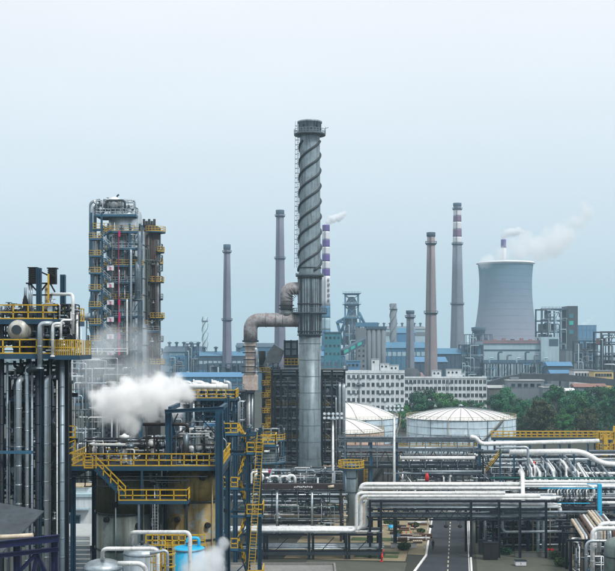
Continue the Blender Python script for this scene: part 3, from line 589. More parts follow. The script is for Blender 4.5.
def tree(x, y, k, label, group=None, olive=False, s_=1):
    t = thing('tree', label, 'tree', (x, y, 0), group)
    for me, nm in ((TM[k][0], 'trunk'), (TM[k][2] if olive else TM[k][1][int(x*3.7+y*1.3) % 4], 'crown')):
        inst(me, nm, t, (x, y, 0), (0, 0, (x*7.3+y*3.1) % 6.28), s_)
rg = random.Random(77); LB = 'dark green broadleaf tree in the belt behind the storage tanks'; GB = 'trees of the belt behind the tanks'
for (px, D, k, s_) in ((416, 462, 3, .95), (428, 468, 3, 1.0), (439, 458, 1, 1.0), (449, 470, 1, .95), (459, 455, 0, .95), (470, 462, 0, .9), (480, 455, 2, 1.0), (407, 450, 2, .9), (422, 446, 1, .9), (434, 443, 0, .95), (446, 442, 2, 1), (456, 442, 4, 1), (468, 440, 4, 1.1), (398, 462, 2, .9)): tree(X(px, D), D, k, 'dark green tree in the clump between the white offices and the domed tank', 'trees before the offices', s_=s_)
for row, (D0, n, x0, x1, ks) in enumerate(((505, 13, 486, 625, (1, 2, 0)), (478, 14, 492, 632, (0, 1, 3)), (452, 15, 494, 634, (0, 2, 1, 4)), (424, 15, 500, 640, (2, 4, 0)))):
    for i in range(n):
        px = x0+(x1-x0)*(i+rg.uniform(.1, .9))/n; D = D0+rg.uniform(-9, 9); tree(X(px, D), D, rg.choice(ks), LB, GB, s_=rg.uniform(.72, 1.2))
for i in range(26):
    D = 420+rg.uniform(0, 95); px = 640+rg.uniform(0, 130); tree(X(px, D), D, rg.choice((0, 1, 2, 3)), 'dark green tree in the belt continuing beyond the yellow stair tower', 'trees right of the stair tower', s_=rg.uniform(.75, 1.15))
fw = MB(); lobes = []
for i in range(330): lobes.append((rg.uniform(-1900, 2100), rg.uniform(1650, 1900), rg.uniform(7, 13)))
for i in range(14000):
    c = rg.choice(lobes); d = Vector((rg.gauss(0, 1), rg.gauss(0, 1), rg.gauss(0, .8))).normalized()*c[2]*rg.uniform(.5, 1.05); p = Vector((c[0]+d.x*1.3, c[1]+d.y, max(.5, c[2]*.6+d.z*.7))); u, t_ = frame(d+Vector((rg.gauss(0, 3), rg.gauss(0, 3), 2))); q = rg.uniform(1.2, 2.6); n_ = len(fw.v); fw.v += [tuple(p-u*q), tuple(p-t_*q), tuple(p+u*q), tuple(p+t_*q)]; fw.face([n_, n_+1, n_+2, n_+3])
o = fw.build('far_wood', 'leafdark'); o['kind'] = 'stuff'
for px, D, k, s_ in ((540, 410, 1, .98), (549, 408, 0, 1.0), (533, 412, 2, 1)): tree(X(px, D), D, k, 'olive brown tree in front of the dark green belt', 'olive trees', True, s_)
tree(X(590, 408), 408, 2, 'olive tree with a bright top near the yellow gantry', None, True, 1.05)
# ================================================================ STORAGE TANKS
def dome_tank(cx_, cy_, rad, zrim, ztop, label, wm='tankwall', ribs=28, stair=None, rail='rim'):
    t = thing('storage_tank', label, 'storage tank', (cx_, cy_, 0)); MB().lathe((cx_, cy_, 0), [(rad+.4, 0), (rad+.4, .4), (rad, .41), (rad, zrim)], 72).build('shell', wm, t)
    k = 7; prof = [(rad*(1-i/k), zrim+.06+(ztop-zrim)*(1-(1-i/k)**2)) for i in range(k)]+[(.3, ztop+.1)]
    MB().lathe((cx_, cy_, 0), [(rad+.25, zrim+.01)]+[(rad+.25, zrim+.05)]+prof, 72).build('roof', 'tankroof', t)
    b = MB(); q = [(r, 0, z+.07) for r, z in prof]
    for p, p2 in zip(q, q[1:]): b.bar(p, p2, .14, .12)
    rb = b.mesh('roof_rib', 'fargrey')
    for i in range(ribs): inst(rb, 'roof_rib', t, (cx_, cy_, 0), (0, 0, 2*math.pi*(i+.37)/ribs))
    for j in range(1, 5):
        z = zrim*j/5; MB().ring((cx_, cy_, 0), rad+.003, rad+.09, z-.06, z+.06, 72).build('wind_girder' if j == 4 else 'course_seam', 'galv', t)
    n = 40; me = MB().box(-.05, .05, -.05, .05, 0, 1).mesh('rail_post', rail); b = MB()
    for i in range(n*2):
        a = math.pi*i/n; b.bar((cx_+(rad+.1)*math.cos(a), cy_+(rad+.1)*math.sin(a), zrim+.06), (cx_+(rad+.1)*math.cos(a), cy_+(rad+.1)*math.sin(a), zrim+1.05), .08)
    b.ring((cx_, cy_, 0), rad+.05, rad+.14, zrim+.96, zrim+1.06, 72); b.ring((cx_, cy_, 0), rad+.06, rad+.13, zrim+.5, zrim+.57, 72); b.build('roof_railing', rail, t)
    for i in range(9):
        a = -math.pi*(i+.5)/9; pipe(t, [(cx_+(rad+.22)*math.cos(a), cy_+(rad+.22)*math.sin(a), .5), (cx_+(rad+.22)*math.cos(a), cy_+(rad+.22)*math.sin(a), zrim+.3)], .09, ('steel', 'galv', 'rim')[i % 3], 'riser', n=6)
    if stair:
        a0, a1 = stair; n = 34; b = MB(); rl = MB(); pv = None
        for i in range(n+1):
            a = R(a0+(a1-a0)*i/n); z = .3+(zrim-.3)*i/n; c, s_ = math.cos(a), math.sin(a); b.bar((cx_+(rad+.1)*c, cy_+(rad+.1)*s_, z), (cx_+(rad+1)*c, cy_+(rad+1)*s_, z), .3, .06)
            p = (cx_+(rad+1)*c, cy_+(rad+1)*s_, z); rl.bar(p, (p[0], p[1], z+1.05), .06)
            if pv: rl.bar((pv[0], pv[1], pv[2]+1.05), (p[0], p[1], p[2]+1.05), .08); b.bar(pv, p, .08, .25)
            pv = p
        b.build('stair', 'steel', t); rl.build('handrail', 'rim', t)
    MB().lathe((cx_, cy_, ztop+.1), [(.5, 0), (.5, .5), (.9, .5), (.2, 1)], 12).build('vent', 'galv', t)
    return t
c_t = dome_tank(X(461, 360), 360, 17, 11.3, 14.3, 'wide domed storage tank with weathered blue wall and ribbed white roof', stair=(-95, -52))
dome_tank(X(345, 382), 382, 17.6, 10.0, 14.8, 'blue walled tank with a smooth white dome behind the smaller white roofed tank', ribs=12, stair=(-40, -8))
dome_tank(X(338, 330), 330, 13.2, 9.4, 12.9, 'smaller tank with white roof and rusty pinkish wall', 'tankrust', ribs=10)
for px, y0, y1 in ((513, 422, 428), (398.5, 413, 417), (383, 424, 430)):
    D = 345; b = MB(); b.rail([(X(px-3, D), D, Z(y1, D)), (X(px+3, D), D, Z(y1, D))], 1.1, .8, .07); o = b.build('roof_gate', 'yellow', c_t)
    bpy.data.objects.remove(o)
# ================================================================ STRAKED STACK, DUCTS, HEATER
D = 285; s = S(D); sx_, sy_ = X(309.8, D), D; r = 2.75; st = thing('steel_stack', 'tall grey steel stack wrapped in dark helical strakes with a capped top', 'stack', (sx_, sy_, 0))
z1, z2, z3, z4 = Z(335, D), Z(275, D), Z(137, D), Z(121.5, D)
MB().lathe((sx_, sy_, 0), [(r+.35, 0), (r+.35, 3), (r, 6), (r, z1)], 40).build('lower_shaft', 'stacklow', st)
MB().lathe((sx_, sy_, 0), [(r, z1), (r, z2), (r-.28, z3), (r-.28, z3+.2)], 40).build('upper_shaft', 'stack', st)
for z in [6+i*4.05 for i in range(8)]: MB().ring((sx_, sy_, 0), r+.002, r+.03, z-.06, z+.06, 40).build('plate_seam', 'plateseam', st)
for i in range(13):
    z = 8+i*2.6; a = -math.pi/2+(.5-(i % 3)*.45); b = MB(); b.box(-.01, .02, -.3, 1.3, 0, .0) if 0 else None
n = 26
for i in range(n):
    a = 2*math.pi*i/n; c, q = math.cos(a), math.sin(a); MB().bar((sx_+(r+.13)*c, sy_+(r+.13)*q, z1+.3), (sx_+(r+.13)*c, sy_+(r+.13)*q, z2-.3), .13, .26).build('rib', 'stack' if i % 4 else 'strake', st)
for z, e_ in ((z1, .4), (z1+.9, .32), (Z(304, D), .36), (z2, .4), (z2-.8, .34), (Z(268, D), .12)): MB().ring((sx_, sy_, 0), r+.01 if z != z2 else r-.1, r+e_, z-.14, z+.14, 40).build('stiffener_ring', 'strake', st)
zb, zt_ = Z(271, D), Z(141, D); pit = 11.4
for k in range(3):
    nn = int((zt_-zb)/pit*28); pts = []
    for i in range(nn+1):
        z = zb+i*pit/28; rr = r-.28*(z-z2)/(z3-z2)+.14; a = 2*math.pi*(i/28+k/3)+.9; pts.append((sx_+rr*math.cos(a), sy_+rr*math.sin(a), z))
    MB().tube(pts, .29, 6, bend=0).build('strake', 'strake', st)
MB().lathe((sx_, sy_, 0), [(r-.2, z3+.2), (r+.1, z3+.6), (r+.12, z4-.5), (r+.3, z4-.45), (r+.3, z4), (r-.3, z4), (r-.3, z4-4)], 40, cap=False).build('cap', 'stack', st)
for i in range(4):
    a = -math.pi/2+(-.55, .1, .62, 1.2)[i]; b = MB(); b.cyl((sx_+(r+.08)*math.cos(a), sy_+(r+.08)*math.sin(a), Z(127+(i % 2)*3, D)), (sx_+(r+.25)*math.cos(a), sy_+(r+.25)*math.sin(a), Z(127+(i % 2)*3, D)), .28, n=10); b.build('sample_port', 'black', st)
def ringdeck(t, cx_, cy_, z, r0, r1, m='strake', rm='galvd', h=1.15, a0=0, a1=360, n=28, pr=.05):
    b = MB(); rl = MB(); pv = None; k = max(4, int(n*(a1-a0)/360))
    for i in range(k+1):
        a = R(a0+(a1-a0)*i/k); c, q = math.cos(a), math.sin(a); p = [(cx_+rr*c, cy_+rr*q) for rr in (r0, r1)]
        if pv:
            b.hexa([(*pv[0], z-.28), (*pv[1], z-.28), (*p[1], z-.28), (*p[0], z-.28), (*pv[0], z), (*pv[1], z), (*p[1], z), (*p[0], z)])
            for f_ in (h, h*.5): rl.bar((*pv[1], z+f_), (*p[1], z+f_), pr*1.8)
            rl.bar((*pv[1], z+.1), (*p[1], z+.1), pr, .16)
        rl.bar((*p[1], z), (*p[1], z+h), pr*1.8); pv = p
    b.build('platform', m, t); rl.build('handrail', rm, t)
ringdeck(st, sx_, sy_, Z(134.5, D), r+.13, r+1.15); ringdeck(st, sx_, sy_, Z(274, D)-.4, r+.42, r+.75, h=.5)
ringdeck(st, sx_, sy_, Z(313, D), r+.3, r+1.5, m='dark', rm='galvd')
MB().ladder((sx_-r-.35, sy_-.9, Z(268, D)), (sx_-r-.1, sy_-.9, Z(122, D)), .6, .55, .05, True, (-.8, -.6, 0)).build('caged_ladder', 'galvd', st)
b = MB(); b.bar((sx_+r+.9, sy_-.2, Z(134, D)), (sx_+r+1.2, sy_-.2, Z(127, D)), .12); b.bar((sx_+r+.9, sy_-.2, Z(129, D)), (sx_+r+1.9, sy_-.2, Z(127.5, D)), .12); b.build('davit', 'galvd', st)
d1 = thing('duct_bend', 'rusty elbow duct curving down from the stack above its platform', 'duct', P(286.5, 307, D))
p1 = [(sx_-r+.3, sy_, Z(288.5, D)), (X(286.5, D), D, Z(288.5, D)), (X(286.5, D), D, Z(308, D))]
MB().tube(p1, 1.55, 18, 3.6, 8).build('elbow', 'rustduct', d1)
for k in range(6):
    t_ = k/5; a = t_*math.pi/2; cxx, czz = X(286.5, D)+3.0, Z(288.5, D)-3.0; p = Vector((cxx-3.0*math.sin(a)*.93, D, czz+3.0*math.cos(a)*.93)); dd = Vector((-math.cos(a), 0, -math.sin(a))); MB().cyl(p-dd*.07, p+dd*.07, 1.7, n=18).build('mitre_seam', 'rustduct', d1)
for y in (305.3, 308.6): MB().cyl(P(286.5, y+.7, D), P(286.5, y-.3, D), 1.95, n=18).build('flange', 'dark', d1)
MB().cyl(P(286.5, 309.3, D), P(286.5, 316, D), 1.5, n=18).build('duct_stub', 'duct', d1)
d2 = thing('flue_duct', 'large grey brown flue duct running left from the stack and turning down', 'duct', P(250.5, 340, D))
p2 = [(sx_-r+.2, sy_, Z(320, D)), (X(250.5, D), D, Z(320, D)), (X(250.5, D), D, Z(341, D))]
MB().tube(p2, 1.72, 20, 3.4, 8).build('duct', 'rustduct', d2)
for px in (296, 283, 276, 266): MB().cyl((X(px, D)-.09, D, Z(320, D)), (X(px, D)+.09, D, Z(320, D)), 1.86, n=20).build('stiffener_ring', 'duct', d2)
MB().cyl(P(250.5, 342, D), P(250.5, 340.2, D), 2.05, n=20).build('flange', 'dark', d2)
MB().loft([[(X(250.5, D)+a*wd, D+c*dp, Z(y, D)) for a, c in ((-1, -1), (1, -1), (1, 1), (-1, 1))] for y, wd, dp in ((342.1, 1.5, 1.5), (356, 1.15, 1.3), (372, 1.1, 1.3), (376, 1.9, 1.6), (390, 1.9, 1.6))], sm=False).build('transition', 'scuffed', d2)
MB().box(X(240.5, D), X(254.5, D), D-1.9, D+1.9, Z(392.5, D), Z(390.1, D)).build('collar', 'dark', d2)
MB().box(X(241, D), X(254, D), D+.2, D+1.8, Z(436, D), Z(392.6, D)).build('backing_panel', 'dark', d2)
for i in range(4): pipe(d2, [P(243+i*3.1, 434, D), P(243+i*3.1, 394, D)], .3, 'white' if i < 3 else 'galv', 'riser', n=10, band=3)
MB().box(X(239.5, D), X(255.5, D), D-1.8, D+1.8, Z(439, D), Z(436.1, D)).build('collar', 'steel', d2)
for px in (241, 254): beam(d2, (X(px, D), D, 0), P(px, 439.1, D), .45, m='dark', name='leg', I=True)
for y in (346, 352, 359, 366, 372): MB().box(X(242+(y % 3), D), X(256, D), D-1.9, D-1.66, Z(y+1.2, D), Z(y, D)).build('bracket', 'dark', d2)
pipe(d2, [P(256, 372, D-1), P(256, 349, D-1), P(253, 349, D-1)], .5, 'galv', n=8, band=2)
# heater block
D = 294; ht = thing('fired_heater', 'big dark steel fired heater block with ribbed walls behind the stack', 'furnace', (X(303, D), D+8, 0))
xa, xb, zt = X(263, D), X(344.5, D), Z(373, D); MB().box(xa, xb, D+2.6, D+16, 3, zt).build('casing', 'heater', ht)
posts = [263, 272, 281, 297, 322, 332, 344.5]
for px in posts: beam(ht, (X(px, D), D+2.3, 0), (X(px, D), D+2.3, zt+.8), .4, m='steel', name='column', I=True); beam(ht, (X(px, D), D-.28, 0), (X(px, D), D-.28, zt+.8), .5, m='steel', name='column', I=True)
for i in range(9):
    y = 374+i*11
    for a, c in zip(posts, posts[1:]):
        beam(ht, (X(a, D)+.28, D-.24, Z(y, D)), (X(c, D)-.28, D-.24, Z(y, D)), .45, .45, 'steelpale')
        if i < 8 and c-a > 8:
            rr = random.Random(i*31+a); b = MB(); k = 4
            for q in range(1, k): xx = X(a+(c-a)*q/k, D); b.box(xx-.07, xx+.07, D+2.4, D+2.59, Z(y+10, D), Z(y+1, D))
            b.build('panel_stiffener', 'heater', ht)
            if rr.random() < .55: xx = X(a+(c-a)*.5, D); MB().cyl((xx, D+1.9, Z(y+5.5, D)), (xx, D+2.5, Z(y+5.5, D)), .6, n=10).build('burner_port', rr.choice(('galvd', 'galv', 'dark')), ht)
for i in range(9):
    z = Z(374+i*11, D)
    MB().box(xa, xb, D+.1, D+2.2, z-.12, z-.04).build('gallery_floor', 'steelpale', ht); MB().rail([(xa, D-.1, z+.25), (xb, D-.1, z+.25)], 1.0, 2, .035, False).build('handrail', 'galvd' if i % 3 else 'yellow', ht)
    for a, c in zip(posts, posts[1:]):
        if (i*7+a) % 3 == 0 and c-a > 8: beam(ht, (X(a, D)+.3, D-.24, z-.4), (X(c, D)-.3, D-.24, z-2.3), .16, m='steelpale', name='brace')
clutter(ht, xa, xb, D+.2, D+2.0, Z(470, D), Z(374, D), 90, 19, r0=.06, r1=.2, nv=60, mats=('galv', 'galvd', 'steel', 'white', 'brown'), vert=.5)
clutter(ht, X(282, D), X(345, D), D-16, D-12.5, .2, Z(462, D), 50, 18, r0=.07, r1=.24, nv=40, np_=10, base=0.0, mats=('galv', 'galvd', 'steel', 'dark', 'white'))
MB().box(X(299, D), X(321, D), D-15.5, D-12.6, 0, Z(472, D)).build('equipment_base', 'heater', ht)
deck(ht, xa-.8, xb+.8, D-1.6, D+16.5, zt+.9, 'dark', 'flr', 'galvd', .3, 1.1, 1.6, .04)
for y in (385, 397, 412.5, 428): deck(ht, X(262, D), X(271, D), D-2.4, D-.65, Z(y, D), 'dark', 'flr', 'yellow', .25, 1.2, .7, .07)
MB().ladder((X(268.5, D), D-1.5, Z(440, D)), (X(268.5, D), D-1.5, Z(368, D)), .8, .5, .07, True).build('caged_ladder', 'yellow', ht)
for y in (374, 383): deck(ht, X(258, D), X(270, D), D-2.2, D-.65, Z(y-1, D)+.2, 'steel', 'f', 'yellow', .2, 1.2, .7, .07) if y == 374 else None
for px, r_, y0, y1 in ((339.5, .42, 385, 470), (343.5, .5, 386, 466), (336, .25, 398, 470), (325, .2, 380, 460), (275, .25, 378, 440), (288, .2, 384, 450), (291, .15, 390, 462)):
    pipe(ht, [P(px, y1, D-1.2), P(px, y0, D-1.2), (X(px, D), D+.2, Z(y0-1.5, D))], r_, 'galv' if px > 330 else 'steel', n=8, band=3)
MB().cyl(P(344.4, 366, D-1), P(344.4, 372, D-1), .3, n=8).build('vent', 'galv', ht)
cv_ = thing('convection_box', 'grey convection box and sloped duct on top of the heater', 'duct', (X(288, D), D+4, zt+1)); zq = zt+1.3
MB().box(X(284, D), X(298, D), D+1, D+8, zq, Z(341, D)).build('box', 'heater', cv_)
for a in (284.5, 291, 297.5): beam(cv_, (X(a, D), D+.7, zq), (X(a, D), D+.7, Z(340, D)), .4, m='dark', name='column')
for y in (341, 349, 358, 365): beam(cv_, (X(284, D), D+.48, Z(y, D)), (X(298, D), D+.48, Z(y, D)), .3, m='dark')
for a, c in ((285.6, 290), (292, 296.4)): MB().box(X(a, D), X(c, D), D+.72, D+.98, Z(355, D), Z(343, D)).build('panel', 'galvd', cv_)
MB().rail([(X(284, D), D+.2, Z(365, D)), (X(298, D), D+.2, Z(365, D))], 1.6, 1, .08).build('handrail', 'yellow', cv_)
b = MB(); b.loft([[(X(262, D)+0, D+2, zq), (X(262, D), D+7, zq), (X(266, D), D+7, zq), (X(266, D), D+2, zq)], [(X(268, D), D+2, Z(352, D)), (X(268, D), D+7, Z(352, D)), (X(280, D), D+7, Z(362, D)), (X(280, D), D+2, Z(362, D))], [(X(274, D), D+2, Z(344, D)), (X(274, D), D+7, Z(344, D)), (X(283.8, D), D+7, Z(351, D)), (X(283.8, D), D+2, Z(351, D))]], sm=False); b.build('sloped_duct', 'duct', cv_)
MB().cyl((X(262, D), D+3, zq), P(262, 351, D+3), .9, n=12).build('vent_pipe', 'black', cv_)
for i in range(4): inst(VALVES[i % 3], 'valve', cv_, (X(263+i*5, D), D-.2, zq), (0, 0, 0), 2)
# round reactor with ring platforms in front of the heater
D = 262; rv = thing('reactor_vessel', 'squat round vessel with blue ring platforms at the heater foot', 'vessel', (X(262, D), D, 0)); cx_ = X(263, D)
MB().lathe((cx_, D, 0), [(2.6, 0), (2.6, Z(462, D)), (2.75, Z(460, D)), (2.75, Z(444, D)), (2.2, Z(440, D)), (.8, Z(437, D))], 28).build('shell', 'skirt', rv)
ringdeck(rv, cx_, D, Z(439, D), 2.85, 5.1, 'midblue', 'yellow', 1.2, n=26, pr=.06); ringdeck(rv, cx_, D, Z(461, D), 2.85, 5.2, 'midblue', 'galv', 1.1, n=26, pr=.045)
for a in (20, 75, 130, 185, 230, 270, 310): beam(rv, (cx_+4.9*math.cos(R(a)), D+4.9*math.sin(R(a)), 0), (cx_+4.9*math.cos(R(a)), D+4.9*math.sin(R(a)), Z(439, D)-.3), .35, m='midblue', name='column')
clutter(rv, cx_-4.5, cx_+4.5, D-5, D-3, Z(459, D), Z(440, D), 12, 3, r0=.08, r1=.28, nv=5); clutter(rv, cx_-4.5, cx_+5, D-4, D+2, Z(437.5, D), Z(425, D), 12, 4, r0=.08, r1=.25, nv=8)
for i in range(6): MB().box(X(258.3+i*3.1, D)-.28, X(258.3+i*3.1, D)+.28, D-5.6, D-5.4, Z(470.5, D), Z(466.3, D)).build('instrument_panel', ('chwhite', 'magenta', 'chwhite')[i % 3], rv)
beam(rv, (X(256, D), D-5.3, Z(470.9, D)), (X(277, D), D-5.3, Z(470.9, D)), .2, m='steel')
# ================================================================ VESSEL TOWER AT LEFT
D = 270; vt = thing('column_tower', 'tall fractionating column wrapped in blue stairs, platforms and pink signs', 'refinery column', (X(122, D), D, 0)); cx_, cy_ = X(124, D), D+2; s = S(D)
MB().lathe((cx_, cy_, 0), [(5.2, 0), (5.2, Z(330, D)), (4.7, Z(322, D)), (4.7, Z(232, D)), (3.9, Z(226, D)), (3.9, Z(214, D)), (3.2, Z(209, D)), (1.6, Z(205.5, D))], 36).build('shell', 'galv', vt)
for i in range(11):
    z = Z(228+i*16.7, D); rr = 4.75 if z > Z(322, D) else 5.25; MB().ring((cx_, cy_, 0), rr-.03, rr+.1, z-.1, z+.1, 36).build('insulation_seam', 'galvd', vt)
lx0, lx1, ly = X(99, D), X(112, D), D-5.6
pc = [(X(97, D), X(143, D)), ]
zl = []
for i in range(11):
    y = 233+i*16.7; z = Z(y, D); zl.append(z); off = (i % 3)
    deck(vt, X(107, D), X(143+off, D), D-5.2, D-2.6, z, 'midblue', 'flr', 'galv' if i % 2 else 'yellow', .45, 1.15, 1.4, .045)
    deck(vt, lx0-1, X(106.7, D), ly-1.8, ly+1.2, Z(y+8, D), 'midblue', 'fl', 'yellow', .4, 1.15, 1.2, .05)
    if i < 10:
        for a, c, k in (((X(116, D), ly-1, z-16.7*s), (lx1-1.5, ly-1, Z(y+8, D)), 0), ((lx1-2, ly-.2, Z(y+8, D)), (X(115.5, D), ly-.2, z), 1)):
            MB().flight(a, c, 1, (0, 1, 0)).build('stair_flight', 'midblue', vt)
            o_ = VV((0, -.55, .0)); MB().rail([VV(a)+o_, VV(c)+o_], 1.1, 1.2, .045, False).build('handrail', 'yellow' if k else 'galv', vt)
    MB().box(X(115, D)-.7, X(115, D)+.85, D-6.75, D-6.62, z-.1-2.2+.9, z+.05-.6+.3).build('sign_board', 'chwhite', vt) if i > 1 else None
    if i > 1:
        b = MB(); zc = z-1.0; xx = X(115, D)+.07
        for q in ((-.32, .32, .22, .32), (-.32, .32, -.06, .04), (-.32, .32, -.36, -.26), (-.06, .06, -.4, .4)): b.box(xx+q[0], xx+q[1], D-6.79, D-6.755, zc+q[2], zc+q[3])
        b.build('sign_character', 'magenta', vt)
    if 3 < i < 8 or i == 0: MB().box(X(124, D)-.22, X(124, D)+.22, D-6.72, D-6.6, z-1.5, z+(.8 if i % 2 else -.2)).build('pink_banner', 'magenta', vt)
beam(vt, (X(123.3, D), D-6.5, Z(395, D)), (X(123.3, D), D-6.5, Z(233, D)), .1, m='magenta', name='pink_cable')
for px, yy in ((97, ly-1.7), (107, ly-1.7), (112, D-5.3), (97, D-2), (143, D-5.3), (143, D-2.4), (133, D-5.3), (104, D-2.2)): beam(vt, (X(px, D), yy+.25, 0), (X(px, D), yy+.25, Z(216 if px in (107, 97) else 226, D)), .42, m='midblue', name='column', I=True)
for i in range(10):
    y = 233+i*16.7
    for px, q in ((112, 133), (133, 143)):
        beam(vt, (X(px, D)+.2, D-5.05, Z(y+16, D)), (X(q, D)-.2, D-5.05, Z(y+2.5, D)), .16, m='midblue', name='brace') if (i+px) % 2 else None
# top works
deck(vt, X(98, D), X(138, D), D-3.5, D+5, Z(216, D), 'midblue', 'flrb', 'galv', .5, 1.3, 1.2, .05); deck(vt, X(96, D), X(112, D), D-5, D-3.6, Z(231, D), 'midblue', 'flr', 'yellow', .4, 1.3, .9, .06)
MB().cyl((X(103, D), D+1, Z(203.5, D)), (X(121, D), D+1, Z(203.5, D)), .95, n=16).build('overhead_drum', 'galv', vt); b = MB(); b.lathe((X(115.5, D), D-1, Z(203.5, D)), [(.2, -1.4), (1.2, -1.0), (1.5, 0), (1.2, 1), (.2, 1.4)], 16, 'y'); b.build('drum_end', 'white', vt)
pipe(vt, [P(117, 203, D), P(117, 196, D), P(119, 194.5, D)], .22, 'steel', 'vent', n=6); pipe(vt, [P(93, 330, D-1), P(93, 204, D-1), P(103, 204, D+1)], .62, 'galv', 'overhead_line', n=10, band=4); pipe(vt, [P(90.5, 270, D), P(90.5, 202, D), P(100, 200, D+1)], .35, 'galvd', n=8, band=4)
pipe(vt, [P(98, 344, D-2), P(92, 330, D-2), P(92, 300, D-2), P(97, 290, D-2), P(97, 236, D-2)], .8, 'galvd', 'transfer_line', n=10, bend=2); pipe(vt, [(X(83, D), D-4, Z(318, D)), P(97, 316, D-4), P(104, 300, D-4), P(104, 262, D-4)], .8, 'galv', 'transfer_line', n=12, bend=3, band=4)
clutter(vt, X(96, D), X(136, D), D-3, D+3, Z(214, D), Z(201, D), 26, 12, r0=.08, r1=.3, nv=12); clutter(vt, X(97, D), X(142, D), D-4.9, D-3, Z(395, D), Z(222, D), 46, 13, r0=.06, r1=.2, nv=50, mats=('galv', 'white', 'steel', 'galvd', 'midblue', 'brown', 'dark')); clutter(vt, X(112, D), X(143, D), D-6.4, D-5.3, Z(395, D), Z(226, D), 8, 15, r0=.04, r1=.08, nv=24, mats=('dark', 'galv', 'midblue', 'brown', 'steel'), vert=.2)
clutter(vt, X(88, D), X(108, D), D-4, D, Z(400, D), Z(320, D), 26, 14, r0=.1, r1=.35, nv=10)
for y in (290, 262): MB().cyl((X(136, D), D-3.2, Z(y, D)), (X(136, D), D-2.2, Z(y, D)), 1.2, n=16).build('manway', 'steel', vt)
for px, y0, y1, r_, m in ((139.5, 380, 232, .5, 'galvd'), (131, 395, 250, .3, 'galv'), (127, 395, 300, .25, 'white'), (119, 395, 270, .22, 'galv'), (138, 300, 262, .7, 'galvd')): pipe(vt, [P(px, y0, D-5.6), P(px, y1, D-5.6), (X(px, D), D-2, Z(y1, D))], r_, m, n=8, band=4)
D = 276; bt = thing('dark_column', 'dark brown twin column with balconies right of the stair wrapped column', 'refinery column', (X(150, D), D, 0))
for px, r_, yt in ((144.6, 1.5, 233), (149.2, 1.2, 226), (153.9, 1.65, 228)): MB().lathe((X(px, D), D+(1.6 if px == 150.5 else 0), 0), [(r_, 0), (r_, Z(yt, D)), (r_*.5, Z(yt-2, D))], 18).build('shell', 'umber', bt)
for i in range(5): pipe(bt, [P(144+i*2.6, 232, D-.4), P(144+i*2.6, 219+i % 2*2, D-.4)], .32, 'black', 'vent', n=6)
for y, r1_, a0_, a1_ in ((232, 2.9, -120, 60), (252, 2.6, -60, 80), (264, 2.3, -40, 60), (282, 2.5, -120, 20), (299, 2.3, -30, 60), (318, 2.6, -100, 50), (341, 2.4, -50, 60), (364, 2.6, -110, 60)): ringdeck(bt, X(153.5, D), D, Z(y, D), 1.7, r1_, 'midblue' if y < 240 else 'dark', 'galvd' if y % 2 else 'yellow', 1.2, a0_, a1_, 24, .05)
for y in (247, 258, 268, 279, 317, 351): b = MB(); b.box(X(159, D), X(162.5, D), D-1.4, D-1, Z(y+4, D), Z(y+3.4, D)); b.rail([(X(159, D), D-1.4, Z(y+3.4, D)), (X(162.5, D), D-1.4, Z(y+3.4, D)), (X(162.5, D), D+.5, Z(y+3.4, D))], 1.4, .5, .07); b.build('balcony', 'galvd', bt)
pipe(bt, [P(157.8, 380, D-1), P(157.8, 240, D-1)], .28, 'galvd', n=8, band=3); pipe(bt, [P(144, 395, D-1.6), P(144, 246, D-1.6)], .38, 'skirt', n=8, band=4); pipe(bt, [P(150.7, 395, D-1.7), P(150.7, 236, D-1.7)], .3, 'umber', n=8)
beam(bt, (X(142.8, D), D-2, 0), P(142.8, 229, D-2), .4, m='midblue', name='column'); beam(bt, (X(159.2, D), D+.6, 0), P(159.2, 236, D+.6), .3, m='umber', name='column')
clutter(bt, X(142, D), X(157, D), D-2.6, D-1.8, Z(395, D), Z(230, D), 26, 17, r0=.07, r1=.22, nv=16, mats=('umber', 'brown', 'dark', 'skirt', 'black'), vert=.85)
deck(bt, X(143, D), X(161, D), D-2.9, D-1.5, Z(331, D), 'midblue', 'f', 'galv', .4); deck(bt, X(136, D), X(150, D), D-3.6, D-2, Z(325, D), 'midblue', 'f', 'yellow', .4)
# frame of exchangers behind the steam, between column and heater
D = 250; ex = openframe('exchanger_frame', 'blue pipe frame half hidden behind the white steam', 'pipe frame', 64, 128, 356, 262, 8, 9, 6, 'steel', .45, 51, .25, fillm=('steel', 'galvd'), pipes=70, pm=('galv', 'steel', 'galvd', 'white'), pr=(.07, .22))
ex2 = openframe('exchanger_frame', 'dark process frame below the deck between the two vessel units', 'pipe frame', 166, 244, 392, 250, 8, 7, 7, 'dark', .4, 52, .3, fillm=('dark', 'steel', 'heater'), pipes=70, pm=('galv', 'steel', 'galvd', 'dark'), pr=(.07, .24))
# ================================================================ PIPE RACKS AND BRIDGES
def rack(name, label, xs, D0, D1, zs, m='dark', wd=.34, pipes=(), ext=(1, 1), seed=1, group=None, brace=False, cat='pipe rack', z0=0):
    """bents at photo columns xs (at depth D0); pipes: (level, count, r0, r1, materials)"""
    rg = random.Random(seed); X_ = [X(p, D0) for p in xs]; t = thing(name, label, cat, ((X_[0]+X_[-1])/2, (D0+D1)/2, 0), group)
    bents(t, X_, D0, D1, zs, wd, m, z0, brace)
    for lv, n, r0, r1, ms in pipes:
        z = zs[lv]+.02
        for i in range(n):
            r = rg.uniform(r0, r1); y = D0+(D1-D0)*(i+.5)/n
            pipe(t, [(X_[0]-rg.uniform(.2, ext[0]), y, z+r), (X_[-1]+rg.uniform(.2, ext[1]), y, z+r)], r, rg.choice(ms), n=8, band=rg.choice((2.5, 3.5, 5)))
    return t
GW = ('galv', 'white', 'galv', 'steel')
